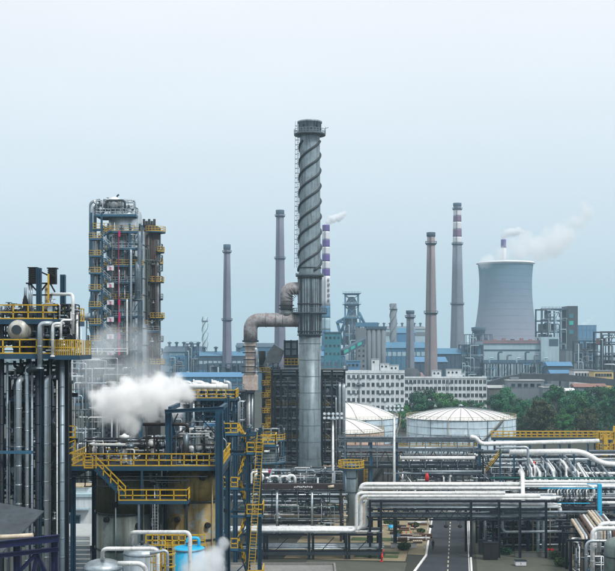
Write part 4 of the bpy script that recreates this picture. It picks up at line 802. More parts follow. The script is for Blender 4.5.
# front rack at left of the yard
r1 = rack('pipe_rack', 'low dark pipe rack carrying white pipes beside the sandy yard', (238, 264, 309, 346, 380), 182, 187.5, (1.5, 4.1), 'dark', .42, ((0, 8, .06, .2, ('steel', 'galvd', 'galv')), (1, 7, .05, .13, ('galv', 'white', 'galvd'))), (6, 1), 3)
beam(r1, (X(238, 182), 182, .9), (X(385, 182), 182, .9), .25, .5, m='steel')
for i, px in enumerate((262, 308, 344)): beam(r1, (X(px+5, 182), 182, 0), (X(px+5, 182), 182, 4.0), .4, m='dark', name='column', I=True); beam(r1, (X(px+9, 182), 182.3, .6), (X(px+26, 182), 182.3, 3.4), .12, m='dark', name='brace')
lbl = 'white insulated pipe running from the low rack and stepping up to cross the road'
for i, (yl, xv, yt, xe, r) in enumerate(((526.6, 356.5, 493, 505, .27), (530.6, 361.2, 496, 540, .31), (535, 366.5, 499.6, 520, .33), (528.5, 359, 501.5, 498, .2))):
    D = 182.6+i*1.15; px0 = 226 if i != 1 else 232; o = MB(); pp = [(X(px0, D), D, 4.15+r), (X(xv, D), D, 4.15+r), (X(xv, D), D, Z(yt, D)), (X(xe, D), D, Z(yt, D))]
    o.tube(pp, r, 12, 1.0, 6); o.rings_on(pp, r*1.05, 4.2, .08, 12); tag(o.build('insulated_pipe', 'white' if i != 3 else 'galv'), lbl, 'pipe', 'white pipes stepping up to the road rack')
# rack across the road
r2 = rack('pipe_bridge', 'dark steel pipe bridge crossing the plant road with stacked white pipes', (370, 381, 427.5, 471, 499, 520, 546), 183, 189, (6.3, 7.9, 9.2), 'dark', .36, ((0, 9, .06, .18, ('steel', 'galvd', 'dark', 'galv')), (1, 11, .06, .2, ('galvd', 'steel', 'galv', 'white')), (2, 12, .07, .2, ('white', 'white', 'galv', 'galvd'))), (.5, 4), 5, cat='pipe bridge')
for o in [o for o in r2.children if o.name.startswith('column') and abs(o.data.vertices[0].co.x+ORG[r2.name][0]-X(427.5, 183)) < 1]: bpy.data.objects.remove(o)   # no leg stands on the road
for a, c in ((381, 427.5), (427.5, 471)):           # trusses over the road
    for k in range(6):
        q0, q1 = X(a+(c-a)*k/6, 183), X(a+(c-a)*(k+1)/6, 183)
        for yy in (183.02, 189): beam(r2, (q0, yy, 6.2 if k % 2 else 7.6), (q1, yy, 7.6 if k % 2 else 6.2), .12, m='dark', name='brace')
for px in (399, 415, 431, 446, 460, 478): b = MB(); x = X(px, 182.7); b.bar((x, 182.7, 6), (x, 182.7, 5.3), .06); b.lathe((x, 182.7, 4.85), [(.08, 0), (.34, .12), (.34, .4), (.1, .5)], 10); b.build('hanging_lamp', 'black', r2)
for i, (x0, x1, y, r, D) in enumerate(((361, 519, 484.2, .36, 195), (359, 523, 488.4, .3, 193.6))):
    pp = [(X(x0-1, D), D, Z(y, D)-2), (X(x0, D), D, Z(y, D)), (X(x1, D), D, Z(y, D))] if i == 0 else [(X(x0, D), D, Z(y, D)), (X(x1, D), D, Z(y, D)), (X(x1, D), D, Z(y+9, D))]
    b = MB(); b.tube(pp, r, 14, 1.2, 6); b.rings_on(pp, r*1.04, 4.5, .09, 14); tag(b.build('insulated_pipe', 'white'), ('fat white pipe lying highest and farthest back over the road bridge', 'fat white pipe in front of the farthest one over the road bridge')[i], 'pipe')
rs = rack('pipe_support', 'row of dark portal frames carrying the two fat white pipes', (372, 396, 480, 515), 192.4, 196.6, (Z(492, 195),), 'dark', .3, (), seed=6, cat='support')
# long truss bridge with blue legs
D = 258; tb = thing('truss_bridge', 'long grey truss pipe bridge on blue legs with a yellow railing before the tanks', 'pipe bridge', (X(413, D), D+3, 0)); za, zb = Z(441, D), Z(467, D)
for px in (345.5, 371, 396.5, 479.5):
    for yy in (D, D+6): beam(tb, (X(px, D), yy, 0), (X(px, D), yy, za+.6), .62, m='midblue', name='column', I=True)
for yy in (D+.05, D+6.05):
    for z in (za, Z(450, D), zb): beam(tb, (X(338, D), yy-.55, z), (X(483, D), yy-.55, z), .35, .5, m='galvd' if z != zb else 'dark', name='chord', I=True)
    for i in range(18):
        p0, p1 = 345+i*8, 353+i*8
        if i % 2 == 0: beam(tb, (X(p0, D), yy-.9, za), (X(p0, D), yy-.9, zb), .22, m='galvd', name='post')
        beam(tb, (X(p0, D), yy-.3, Z(450, D) if i % 2 else zb), (X(p1, D), yy-.3, zb if i % 2 else Z(450, D)), .2, m='steel', name='brace')
MB().rail([(X(338, D), D-1.0, za+.3), (X(479, D), D-1.0, za+.3)], 1.1, 1.6, .05).build('handrail', 'galvd', tb); MB().rail([(X(398, D), D+3.2, Z(447.5, D)), (X(478, D), D+3.2, Z(447.5, D))], 1.1, 1.5, .07).build('handrail', 'yellow', tb)
rg = random.Random(9)
for z, ms in ((za+.28, ('galvd', 'galv', 'steel')), (Z(449.6, D), ('galv', 'galvd')), (Z(457, D), ('white', 'galv', 'steel')), (zb+.28, ('galvd', 'white', 'steel'))):
    for k in range(5): r = rg.uniform(.1, .3); pipe(tb, [(X(338+rg.uniform(0, 8), D), D+.3+k*1.1, z+r), (X(482-rg.uniform(0, 6), D), D+.3+k*1.1, z+r)], r, rg.choice(ms), n=8, band=5)
pipe(tb, [P(400, 458, D-1.3), P(475, 458, D-1.3)], .42, 'white', n=10, band=5); pipe(tb, [P(422, 471.5, D-2), P(482, 471.5, D-2)], .3, 'galv', n=8, band=4); pipe(tb, [P(384, 473.5, D-2), P(479, 473.5, D-2)], .2, 'galvd', n=8, band=4)
for px in (412, 420, 428, 437, 446, 455, 463): pipe(tb, [P(px, 495, D-1.6), P(px, 468, D-1.6)], .18, 'steel', n=6)
D = 285; hall('service_building', 'dark grey service building with a rusty roof edge below the small tank', 'building', 349, 402, 452, 272, 14, 'ctd', 'rustroof'); sv = thing('outside_stair', 'steel stair slanting up the dark service building', 'stair', (X(380, 270), 270, 0))
D = 270.5; MB().flight(P(372, 482, D), P(389, 460, D), 1.1, (0, 1, 0)).build('stair_flight', 'dark', sv); MB().rail([P(372, 482, D-.6), P(389, 460, D-.6)], 1.1, 1.3, .05).build('handrail', 'steel', sv); MB().lathe((X(358, D), D-.3, 4.5), [(3.6, 0), (3.6, .4), (3.0, .5), (3.0, .7), (.4, .71)], 28, 'y').build('tank_end', 'heater', sv)
for px in (374, 388): beam(sv, (X(px, D), D+.3, 0), P(px, 462 if px > 380 else 480, D+.3), .25, m='dark', name='column')
MB().ladder(P(366, 490, D-.8), P(366, 458, D-.8), .7, .45, .06, True).build('ladder', 'yellow', sv)
# blue vessel with round yellow-railed cap
D = 206; bv = thing('capped_vessel', 'slim blue grey vessel under a round cap with yellow railing', 'vessel', (X(351.3, D), D, 0)); cx_ = X(351.3, D)
MB().lathe((cx_, D, 0), [(.95, 0), (.95, Z(469, D)), (1.0, Z(468.5, D))], 24).build('shell', 'tankwall', bv); MB().lathe((cx_, D, 0), [(.9, Z(468.4, D)), (1.5, Z(466.4, D)), (1.55, Z(465.6, D)), (.2, Z(463.6, D))], 24).build('conical_cap', 'midblue', bv)
ringdeck(bv, cx_, D, Z(467.6, D), 1.02, 2.3, 'blue', 'yellow', 1.25, n=20, pr=.06); pipe(bv, [P(356.5, 500, D-.3), P(356.5, 470, D-.3)], .22, 'skirt', n=8, band=2); pipe(bv, [P(346, 500, D-.3), P(346, 472, D-.3)], .15, 'galv', n=8)
for z in (Z(478, D), Z(492, D)): MB().ring((cx_, D, 0), .955, 1.05, z-.08, z+.08, 24).build('seam_ring', 'steel', bv)
# dark framework between heater and front rack, brown beam with white lettering
D = 200; fr = rack('pipe_structure', 'dark open pipe frame under the heater with pale horizontal pipes', (247, 277.5, 313, 343), 200, 207, (Z(519.5, 200), Z(513, 200), Z(505, 200), Z(496.5, 200)), 'steel', .26, ((0, 4, .1, .2, ('cream', 'galvd', 'galv')), (1, 5, .08, .2, ('teal', 'galv', 'steel')), (2, 4, .1, .22, ('galv', 'galvd')), (3, 5, .1, .24, ('galv', 'white', 'steel'))), (3, 1), 21, cat='pipe frame')
clutter(fr, X(246, D), X(348, D), 199, 199.8, 3, Z(490, D), 34, 22, r0=.05, r1=.18, nv=26, np_=0, mats=('galv', 'steel', 'white', 'dark')); clutter(fr, X(246, D), X(345, D), 209, 218, 0.5, Z(478, D), 60, 23, r0=.06, r1=.24, nv=24, np_=8, base=0.0)
for px in (277, 312): pipe(fr, [P(px, 531, D-1.4), P(px, 489, D-1.4)], .22, 'galv', 'standpipe', n=8, band=3); b = MB(); q = P(px, 529, D-1.4); b.bar(q, (q[0]-.7, q[1], q[2]-1), .2); b.bar(q, (q[0]+.7, q[1], q[2]-1), .2); b.build('standpipe_foot', 'galv', fr)
D = 198; bb = thing('lettered_beam', 'long dark brown box beam with faint white lettering', 'beam', (X(294, D), D, 0)); MB().box(X(244.5, D), X(343, D), D, D+1.1, Z(489.3, D), Z(484, D)).build('box_beam', 'umber', bb)
rg = random.Random(4); xx = X(294, D)
while xx < X(312, D):                               # illegible white strokes
    wv = rg.uniform(.16, .3); b = MB(); z0 = Z(488, D); hh = rg.uniform(.28, .42); b.box(xx, xx+.07, D-.02, D-.001, z0, z0+hh); b.box(xx+.072, xx+wv, D-.02, D-.001, z0+rg.uniform(0, .2), z0+hh-.05); b.build('letter', 'chwhite', bb); xx += wv+.09
for px in (246, 341): beam(bb, (X(px, D), D+.5, 0), (X(px, D), D+.5, Z(489.4, D)), .4, m='umber', name='column')
MB().cyl((X(328, D), D-.25, Z(487, D)), (X(334, D), D-.25, Z(486, D)), .24, n=8).build('pale_drum', 'cream', bb)
D = 204; wp = thing('pipe_loop', 'white looped pipes standing on the brown beam', 'pipe loop', (X(270, D), D, Z(484, D)))
for px, wd, y in ((255, 8, 474), (262, 7, 478), (269, 10, 476.5), (280, 9, 477), (287, 8, 475.5)): pipe(wp, [P(px, 484, D), P(px, y, D), P(px+wd, y, D), P(px+wd, 484, D)], .26, 'white', n=10, bend=.8)
for i in range(8): inst(VALVES[i % 2], 'valve', wp, P(255+i*5, 482, D-.6), (0, 0, i), 1.5)
for px, yb, yt, D in ((333, 500, 414, 213), (394.3, 488, 406.5, 236)):
    b_ = thing('floodlight_mast', 'tall white lighting mast beside the heater' if px < 350 else 'tall white lighting mast rising before the blue dome tanks', 'light mast', (X(px, D), D, 0)); x = X(px, D); zt = Z(yt, D)
    MB().cyl((x, D, 0), (x, D, zt), .3, .17, 10).build('pole', 'white', b_); rl = MB()
    for dz in (0, .75): rl.bar((x-1.7, D-.25, zt-dz), (x+1.7, D-.25, zt-dz), .1); rl.bar((x-1.7, D+.25, zt-dz), (x+1.7, D+.25, zt-dz), .1)
    rl.ring((x, D, zt-1), .2, .9, 0, .06, 16); rl.build('crossarm', 'galv', b_)
    lm = MB().box(-.22, .22, -.2, .1, -.2, .2).lathe((0, -.2, 0), [(.1, 0), (.26, -.12)], 8, 'y').mesh('floodlight', 'galv')
    for i in range(5):
        for dz in (.35, -.42): inst(lm, 'floodlight', b_, (x-1.6+i*.8, D-.5, zt+dz-.35), (R(-20), 0, 0))
# mid ground equipment behind the road bridge
eq = thing('pump_station', 'jumble of pumps, small pipes and valves behind the road bridge', 'pump station', (X(440, 238), 238, 0)); clutter(eq, X(398, 238), X(482, 238), 229, 248, .3, 4.5, 80, 61, r0=.07, r1=.24, nv=46, np_=18, base=0.0, vert=.35); clutter(eq, X(400, 238), X(480, 238), 226, 230, .3, 6.5, 22, 62, r0=.07, r1=.3, nv=10, vert=.6, mats=('steel', 'dark', 'galvd', 'galv'))
for i in range(5): x = X(405+i*16, 262); MB().lathe((x, 262, 0), [(.9, 0), (.9, 3.2), (.5, 4), (.1, 4.1)], 14).build('small_tank', ('galvd', 'skirt', 'galv')[i % 3], eq)
clutter(eq, X(396, 262), X(482, 262), 250, 300, .2, 5.5, 110, 63, r0=.08, r1=.28, nv=50, np_=26, base=0.0, vert=.4, mats=('steel', 'dark', 'galvd', 'galv', 'white'))
D = 228; vd = thing('valve_box', 'bright red valve cover among grey pipework near the lighting mast', 'valve', P(427, 481, D)); MB().lathe(P(427, 481, D), [(.42, 0), (.42, .9), (.25, 1.4), (.05, 1.6)], 12).build('cover', 'red', vd); MB().cyl((X(427, D), D, 0), P(427, 480.1, D), .3).build('stem', 'dark', vd)
# ================================================================ RIGHT HAND PIPEWORK
def solo(pts, r, m, label, n=14, bend=1.3, band=4, name='insulated_pipe', supports=(), sm_='dark', cat='pipe', group=None):
    b = MB(); b.tube(pts, r, n, bend, 6); b.rings_on(pts, r*1.05, band, .09, n)
    if not supports: return tag(b.build(name, m), label, cat, group)
    p = pts[0]; t = thing(name, label, cat, (p[0], p[1], 0), group); b.build('pipe', m, t)
    for q in supports: beam(t, (q[0], q[1], 0), (q[0], q[1], q[2]-r-.01), .3, m=sm_, name='support', I=True); beam(t, (q[0], q[1]-.6, q[2]-r-.16), (q[0], q[1]+.6, q[2]-r-.16), .31, .3, m=sm_, name='saddle')
    return t
D = 252; solo([P(470, 437, D), P(475.5, 437.3, D), P(481, 444, D), P(599, 441, D)], .48, 'white', 'long white pipe dropping off the truss bridge and running right below the yellow walkway', supports=[P(a, 444-(a-481)*.025, D) for a in (500, 530, 560, 588)], sm_='midblue')
D = 231; solo([P(509.5, 452.3, D), P(583.5, 451.5, D), P(602, 464.5, D), P(632, 464.2, D)], .58, 'white', 'fat white pipe with a blind end that dips in a slanting bend at right', bend=2.2, supports=[P(a, y, D) for a, y in ((514, 452), (545, 452), (574, 451.7), (614, 464.4))], sm_='midblue')
D = 226; solo([P(562.5, 461, D+2), P(570.5, 473.5, D), P(632, 473.5, D)], .3, 'white', 'white pipe starting in a slope beside the manifold rows', supports=[P(a, 473.5, D) for a in (585, 600)])
D = 222; solo([P(496, 448, D), P(528, 447, D), P(528, 470, D)], .24, 'galv', 'thin pale pipe turning down before the manifold rows', bend=.7)
D = 240; solo([P(505, 460, D), P(630, 459, D)], .24, 'galv', 'thin grey pipe running straight behind the manifold rows', supports=[P(a, 459.6, D) for a in (520, 555, 590)])
# walkway
D = 300; wk = thing('walkway', 'yellow railed walkway on a dark blue beam in front of the trees', 'walkway', (X(550, D), D, 0)); za = Z(437.5, D); deck(wk, X(492, D), X(612, D), D, D+1.6, za, 'blue', 'fb', 'yellow', .75, 1.55, 1.5, .075)
for px in (495, 520, 545, 570, 596, 611): 
    for yy in (D+.2, D+1.4): beam(wk, (X(px, D), yy, 0), (X(px, D), yy, za-.76), .35, m='blue', name='column', I=True)
D = 296; ys = thing('stair_tower', 'bright yellow stair tower at the end of the yellow walkway', 'stair tower', (X(605, D), D, 0))
for i, y in enumerate((437.5, 449, 460)):
    z = Z(y, D); deck(ys, X(597, D), X(612, D), D-2, D+1.2, z, 'yellow', 'flr', 'yellow', .4, 1.5, 1, .1)
    if i < 2: MB().flight((X(600 if i % 2 else 609, D), D-1.4, Z((449, 460)[i], D)), (X(609 if i % 2 else 600, D), D-1.4, z-.2), 1, (0, 1, 0)).build('stair_flight', 'yellow', ys)
for px in (597, 612): beam(ys, (X(px, D), D-1.8, 0), (X(px, D), D-1.8, Z(430, D)), .4, m='yellow', name='column')
for y0, y1 in ((433, 444), (444, 456)): MB().box(X(601.5, D), X(605.5, D), D-2.3, D-2.1, Z(y1, D), Z(y0+2, D)).build('side_panel', 'yellow', ys)
beam(ys, P(613.5, 439, D-1), P(614.5, 426, D-1), .6, m='yellow', name='jib')
# manifold of sloping parallel branches (they run along the road)
mf = thing('pipe_manifold', 'rows of parallel white branch pipes with expansion bends behind the right rack', 'pipe manifold', (X(540, 215), 215, 0)); rg = random.Random(31)
for i in range(17):
    D0 = 205+rg.uniform(0, 3); px = 519+i*3.5+rg.uniform(-.6, .6); x0 = X(px+10, D0); z = 8.4+rg.uniform(-.6, 1.2); ln = rg.uniform(20, 34)
    a = Vector((x0, D0, z)); c = a+RD*ln; up = rg.uniform(.8, 2.2)
    pipe(mf, [a-Vector((0, 0, rg.uniform(2, 5))), a, a+RD*(ln*.45), a+RD*(ln*.45)+Vector((0, 0, up)), c+Vector((0, 0, up)), c-Vector((0, 0, 3))], rg.uniform(.14, .28), rg.choice(('white', 'white', 'galv', 'galv', 'galvd')), n=8, bend=.7, band=2.2)
    if i % 2: inst(VALVES[i % 4], 'valve', mf, tuple(a+RD*4+Vector((0, 0, .2))), (0, 0, 1.4), 1.5)
for i in range(9):
    D0 = 214+rg.uniform(0, 3); px = 576+i*5; a = Vector((X(px, D0), D0, 8.5+rg.uniform(-.5, .6))); c = a+RD*rg.uniform(14, 24)
    pipe(mf, [a-Vector((0, 0, 3)), a, c+Vector((0, 0, 1)), c-Vector((0, 0, 2))], rg.uniform(.12, .24), rg.choice(('white', 'galv', 'galvd')), n=8, bend=.7, band=2.2)
for yy in (208, 218, 228, 238): 
    for px in (515, 540, 566, 595): beam(mf, (X(px, yy), yy, 0), (X(px, yy), yy, 7.6), .3, m='blue' if px == 540 else 'dark', name='column', I=True)
    beam(mf, (X(512, yy), yy, 7.8), (X(606, yy), yy, 7.8), .3, .36, m='dark', I=True)
MB().lathe((X(534, 222), 222, 10.5), [(.2, 0), (.3, .5), (.05, 1.1)], 8).build('red_cap', 'red', mf)
clutter(mf, X(484, 222), X(610, 222), 212, 232, .2, 6.5, 90, 64, r0=.07, r1=.22, nv=30, np_=12, base=0.0, vert=.4, mats=('galv', 'steel', 'white', 'galvd', 'dark'))
for px in (485, 493, 503): 
    for yy in (216, 224): beam(mf, (X(px, yy), yy, 0), (X(px, yy), yy, 8), .28, m='midblue' if px == 503 else 'steel', name='column', I=True)
# filler behind the right pipes: dark frames, stairs and small lines
rb_ = rack('process_rack', 'dark low process rack with stairs between the truss bridge and the wide dome tank', (483, 500, 521, 545, 572, 596, 625), 262, 276, (3.4, 6.2, 8.6), 'dark', .34, ((0, 6, .08, .22, ('steel', 'galvd')), (1, 6, .1, .26, ('galv', 'steel', 'galvd')), (2, 5, .1, .24, ('galvd', 'steel', 'white'))), (2, 1), 47, brace=True)
clutter(rb_, X(484, 265), X(620, 265), 256, 274, .2, 8, 110, 48, r0=.07, r1=.24, nv=40, np_=20, base=0.0, mats=('steel', 'dark', 'galvd', 'galv', 'white'))
MB().flight(P(486, 472, 259), P(501, 453, 259), 1.2, (0, 1, 0)).build('stair_flight', 'dark', rb_); MB().rail([P(486, 472, 258.3), P(501, 453, 258.3)], 1.1, 1.2, .06).build('handrail', 'yellow', rb_)
# right transverse rack
r6 = rack('pipe_rack', 'tall dark rack of white transverse pipes right of the road', (482, 501, 523, 560, 599, 640), 198, 204, (3.2, 5.6, 7.4, Z(488.5, 198)), 'dark', .34, ((0, 8, .06, .18, ('steel', 'galvd', 'galv')), (1, 9, .06, .2, ('galv', 'steel', 'galvd', 'white')), (2, 10, .06, .2, ('galv', 'white', 'steel')), (3, 9, .07, .2, ('white', 'white', 'galv'))), (4, 2), 41)
D = 197; pipe(r6, [P(455, 492, D), P(519, 492, D), P(519, 481.5, D), P(640, 481.5, D)], .26, 'white', n=10, bend=.9, band=3); pipe(r6, [P(470, 497, D-.8), P(512, 497, D-.8), P(512, 484.5, D-.8), P(588, 484.5, D-.8), P(594, 488, D-.8), P(594, 498.5, D-.8), P(519, 498.5, D-.8)], .24, 'white', n=10, bend=.8, band=3)
pipe(r6, [P(490, 478, D), P(615, 478, D)], .16, 'teal', n=8); pipe(r6, [P(597, 503, D-2), P(640, 503, D-2)], .3, 'white', n=10, band=3); pipe(r6, [P(540, 488.5, D-1.4), P(600, 488.5, D-1.4)], .1, 'cyan', n=6); pipe(r6, [P(556, 503.4, D-2), P(590, 503.4, D-2)], .1, 'cyan', n=6)
for i in range(13): px = 548+i*3.2; pipe(r6, [P(px, 497, D-1.6), P(px, 490+i % 2*.8, D-1.6), P(px+2.2, 489.2, D), P(px+2.6, 497, D+.8)], .12, ('white', 'galv', 'galvd')[i % 3], 'loop', n=6, bend=.35)
for i in range(16): inst(VALVES[i % 3], 'valve', r6, P(525+i*5, 500.5, D-1.2), (0, 0, i), 1.3)
beam(r6, (X(599.5, 187), 187, 0), P(599.5, 484, 187), .75, .6, m='cyan', name='blue_post'); beam(r6, P(587, 484, 187.5), P(597.2, 484, 187.5), .14, m='cyan', name='blue_arm')
pipe(r6, [P(521, 472, 201), P(522.5, 476, 196), P(523, 504.8, 190), P(559.5, 504.8, 190), P(560.5, 517, 190)], .36, 'white', n=12, bend=1.0, band=3)
D = 186; pipe(r6, [P(502.5, 510, D), P(502.5, 532, D), P(562, 531.5, D)], .24, 'galv', n=10, bend=.8, band=2.5); pipe(r6, [P(490, 512, D), P(600, 512, D)], .2, 'galvd', n=8, band=4)
for px, y, r in ((538, 541, .28), (543.5, 545, .28), (528, 552, .3), (519, 548, .12), (533, 548, .1), (550, 548, .1)): pipe(r6, [(X(px, D+2), D+2, 0), P(px, 503, D+2)], r, 'indigo' if r == .3 else 'tankwall' if r > .2 else 'rim', 'riser', n=8, band=3)
for y in (516, 521, 527, 538, 545, 551): pipe(r6, [P(505, y, D+5), P(566, y-.5, D+5)], .14, ('galvd', 'steel', 'galv')[y % 3], n=8, band=3)
clutter(r6, X(478, 196), X(562, 196), 190.5, 197, .1, 5.5, 70, 67, r0=.06, r1=.22, nv=30, np_=14, base=0.03, vert=.5, mats=('dark', 'steel', 'black', 'galvd')); clutter(r6, X(484, 205), X(620, 205), 199, 203, .3, Z(492, 200), 80, 66, r0=.06, r1=.2, nv=40, np_=0, vert=.5, mats=('galv', 'steel', 'white', 'galvd', 'dark'))
# low right foreground rack running along the road: brownish pipes
fl = thing('pipe_rack', 'foreground rack of cream and rusty pipes sloping away at the lower right', 'pipe rack', (X(590, 172), 172, 0)); rg = random.Random(8)
for row, (z, px0) in enumerate(((5.9, 583), (6.4, 592), (6.9, 601), (6.1, 610))):
    for k in range(3):
        D0 = 168+row*1.2+k*.3; a = Vector((X(px0+k*3.4, D0), D0, z)); c = a+RD*17
        pipe(fl, [a-Vector((0, 0, 6)), a, c, c-Vector((0, 0, 4))], .25-.03*k, ('cream', 'galv', 'brown', 'white', 'cream')[(row*2+k) % 5], n=10, bend=.6, band=2)
for yy in (167.6, 174, 180, 186):
    for px in (566, 580, 597, 614): beam(fl, (X(px, 175)+(yy-175)*.133, yy, 0), (X(px, 175)+(yy-175)*.133, yy, 5.5), .38, m='indigo' if px == 597 else 'dark', name='column', I=True)
    beam(fl, (X(562, 175)+(yy-175)*.133, yy, 5.45), (X(622, 175)+(yy-175)*.133, yy, 5.45), .34, .3, m='dark', I=True)
clutter(fl, X(568, 172), X(622, 172), 166, 172, .2, 5.0, 70, 68, r0=.05, r1=.15, nv=50, np_=6, base=0.0, vert=.6, mats=('galvd', 'steel', 'white', 'galv', 'cream'))
D = 158
for i, (y, xv, yb, r, lb) in enumerate(((523.5, 599, 552, .3, 'upper white gooseneck pipe entering at the right edge'), (528.5, 592.5, 600, .3, 'lower white gooseneck pipe turning down into the right foreground'), (541, 586, 600, .2, 'thin gooseneck pipe below the two white ones at right'))):
    q = [P(640, y, D-i), P(xv, y, D-i), (X(xv, D-i), D-i, 0 if yb == 600 else Z(yb, D-i))]; solo(q, r, 'white' if i < 2 else 'galv', lb, bend=1.0, band=2.5)
D = 152; et = thing('edge_tank', 'grey green rounded tank cut by the lower right corner', 'tank', (X(622, D), D, 0)); MB().lathe((X(621, D), D, 0), [(2.2, 0), (2.2, Z(546, D)), (1.9, Z(541, D)), (1.1, Z(538, D)), (.2, Z(537.3, D))], 28).build('shell', 'skirt', et); MB().ring((X(621, D), D, 0), 2.203, 2.3, 6, 6.15, 28).build('seam_ring', 'steel', et)
# ground things right of the road
for px, D, wd, h, m, lb, ct in ((491, 181, 2.2, 2.7, 'black', 'tall dark cabinet at the right kerb', 'cabinet'), (483, 186, 1.2, 2.2, 'steel', 'narrow grey cabinet near the right kerb', 'cabinet'), (521, 176, 1.6, .8, 'chwhite', 'small white electrical box on the concrete pad', 'box')):
    t = thing('cabinet', lb, ct, (X(px, D), D, .03)); x = X(px, D); MB().box(x-wd/2, x+wd/2, D, D+1.1, .13, h).build('body', m, t); MB().box(x-wd/2-.08, x+wd/2+.08, D-.08, D+1.18, h+.003, h+.1).build('lid', 'dark', t); MB().box(x-wd/2+.1, x+wd/2-.1, D+.1, D+1, .03, .128).build('plinth', 'ctd', t); MB().box(x-.03, x+.03, D-.04, D-.003, .3, h-.2).build('door_gap', 'dark', t)
def bush(px, D, rad, label, seed, flower=None):
    rg = random.Random(seed); b = MB(); x = X(px, D); t = thing('bush', label, 'bush', (x, D, 0)); st_ = MB()
    for k in range(7): a = k*.9; st_.tube([(x, D, 0), (x+rad*.5*math.cos(a), D+rad*.5*math.sin(a), rad*.8)], .03, 5)
    st_.build('stems', 'bark', t)
    for _ in range(900):
        d = Vector((rg.gauss(0, 1), rg.gauss(0, 1), rg.gauss(0, 1))).normalized()*rad*rg.uniform(.4, 1); p = Vector((x+d.x*1.3, D+d.y, max(.05, rad*.75+d.z*.75))); u, v_ = frame(Vector((rg.gauss(0, 1), rg.gauss(0, 1), rg.gauss(.5, 1)))); sz = rg.uniform(.08, .16); n_ = len(b.v); b.v += [tuple(p-u*sz), tuple(p-v_*sz), tuple(p+u*sz), tuple(p+v_*sz)]; b.face([n_, n_+1, n_+2, n_+3])
    b.build('foliage', 'turf' if not flower else flower, t)
bush(562, 176, 1.0, 'round green bush on the concrete pad', 1); bush(556, 182, .9, 'green bush just behind the front one', 2); bush(533, 190, .6, 'small low green bush beside the red mat', 3); bush(506, 186, .8, 'dark bush close to the right kerb', 4, 'leaf')
t = MB().box(X(546, 190), X(554, 190), 189.5, 191, .031, .1).build('mat', 'red'); tag(t, 'flat red mat lying on the pad among pipe legs', 'mat'); hw = thing('low_wall', 'low grey concrete bund wall across the right pad', 'wall', (X(540, 184), 184, 0)); MB().box(X(515, 184), X(566, 184), 184, 184.3, 0, .7).build('wall', 'ctd', hw); MB().box(X(514.8, 184), X(566.2, 184), 183.95, 184.35, .701, .8).build('coping', 'pad', hw)
# yard things: cones, drums, low white wall, red hydrant
lb = 'orange safety cone standing in the sandy yard'
b = MB(); b.box(-.2, .2, -.2, .2, 0, .04); b.lathe((0, 0, .041), [(.15, 0), (.09, .35), (.03, .75)], 10); cm = b.mesh('traffic_cone', 'orange')
for px, D in ((402, 204), (406.5, 205), (411, 205.5), (408, 212), (417, 214), (413, 213)):
    o = bpy.data.objects.new('traffic_cone', cm); col.objects.link(o); o.location = (X(px, D), D, .03); tag(o, lb, 'cone', 'cones in the sandy yard')
lw = thing('low_wall', 'low white painted wall in the middle of the yard', 'wall', (X(404, 192), 192, 0)); MB().box(X(391, 192), X(417, 192), 192, 192.3, 0, .75).build('wall', 'chwhite', lw); MB().box(X(390.7, 192), X(417.3, 192), 191.95, 192.35, .751, .84).build('coping', 'pad', lw)
for i, (px, D, m, lb) in enumerate(((394, 199, 'galv', 'pale steel drum behind the white yard wall'), (397.5, 200, 'midblue', 'blue drum behind the white yard wall'), (391, 210, 'cyan', 'bright blue drum far back in the yard'))):
    t = thing('drum', lb, 'drum', (X(px, D), D, .02)); x = X(px, D); MB().lathe((x, D, .02), [(.5, 0), (.5, .55), (.53, .57), (.5, .6), (.5, 1.1)], 16).build('body', m, t); MB().lathe((x, D, 1.121), [(.46, 0), (.46, .03), (.1, .05)], 16).build('lid', 'steel', t)
hd = thing('fire_hydrant', 'slim bright red fire hydrant post standing below the rack corner', 'hydrant', (X(381.5, 180), 180, 0)); x = X(381.5, 180); MB().cyl((x, 180, 0), (x, 180, .12), .3).cyl((x, 180, .12), (x+.12, 180, 1.25), .13).build('body', 'red', hd); MB().cyl((x-.05, 180, .7), (x+.3, 179.8, .7), .09, n=8).build('outlet', 'red', hd); pipe(hd, [(x+.12, 180, 1.2), (x+.12, 180, 1.5), (x+.4, 180, 1.9)], .07, 'red')
# odds and ends of the yard
rg = random.Random(15)
for i in range(9):
    D = rg.uniform(196, 216); px = rg.uniform(386, 422); x = X(px, D); t = thing('pallet_stack', 'low stack of timber pallets and planks in the sandy yard', 'pallets', (x, D, .015), 'pallet stacks in the yard'); n = rg.randint(2, 5)
    for k in range(n): b = MB(); [b.box(x-.8+j*.34, x-.56+j*.34, D-.5, D+.5, .08+k*.2, .11+k*.2) for j in range(5)]; [b.box(x-.8, x+.8, D+q-.05, D+q+.05, .016+k*.2, .079+k*.2) for q in (-.4, 0, .4)]; b.build('pallet', rg.choice(('cream', 'brown', 'rim')), t)
for i in range(6):
    D = rg.uniform(198, 222); x = X(rg.uniform(384, 424), D); t = thing('pipe_stack', 'short stack of spare pipes lying in the yard', 'pipes', (x, D, .02), 'spare pipe stacks'); 
    for k in range(5): MB().cyl((x-1.8, D+(k % 3)*.34+(k//3)*.17, .19+(k//3)*.3), (x+1.8, D+(k % 3)*.34+(k//3)*.17, .19+(k//3)*.3), .16, n=8).build('spare_pipe', rg.choice(('galv', 'brown', 'white')), t)
for i in range(7): bush(rg.uniform(386, 426), rg.uniform(188, 226), rg.uniform(.4, .8), 'small scrubby bush in the sandy yard left of the road', 20+i); [o for o in bpy.data.objects if o.name.startswith('bush')][-1]['group'] = 'scrub of the yard'
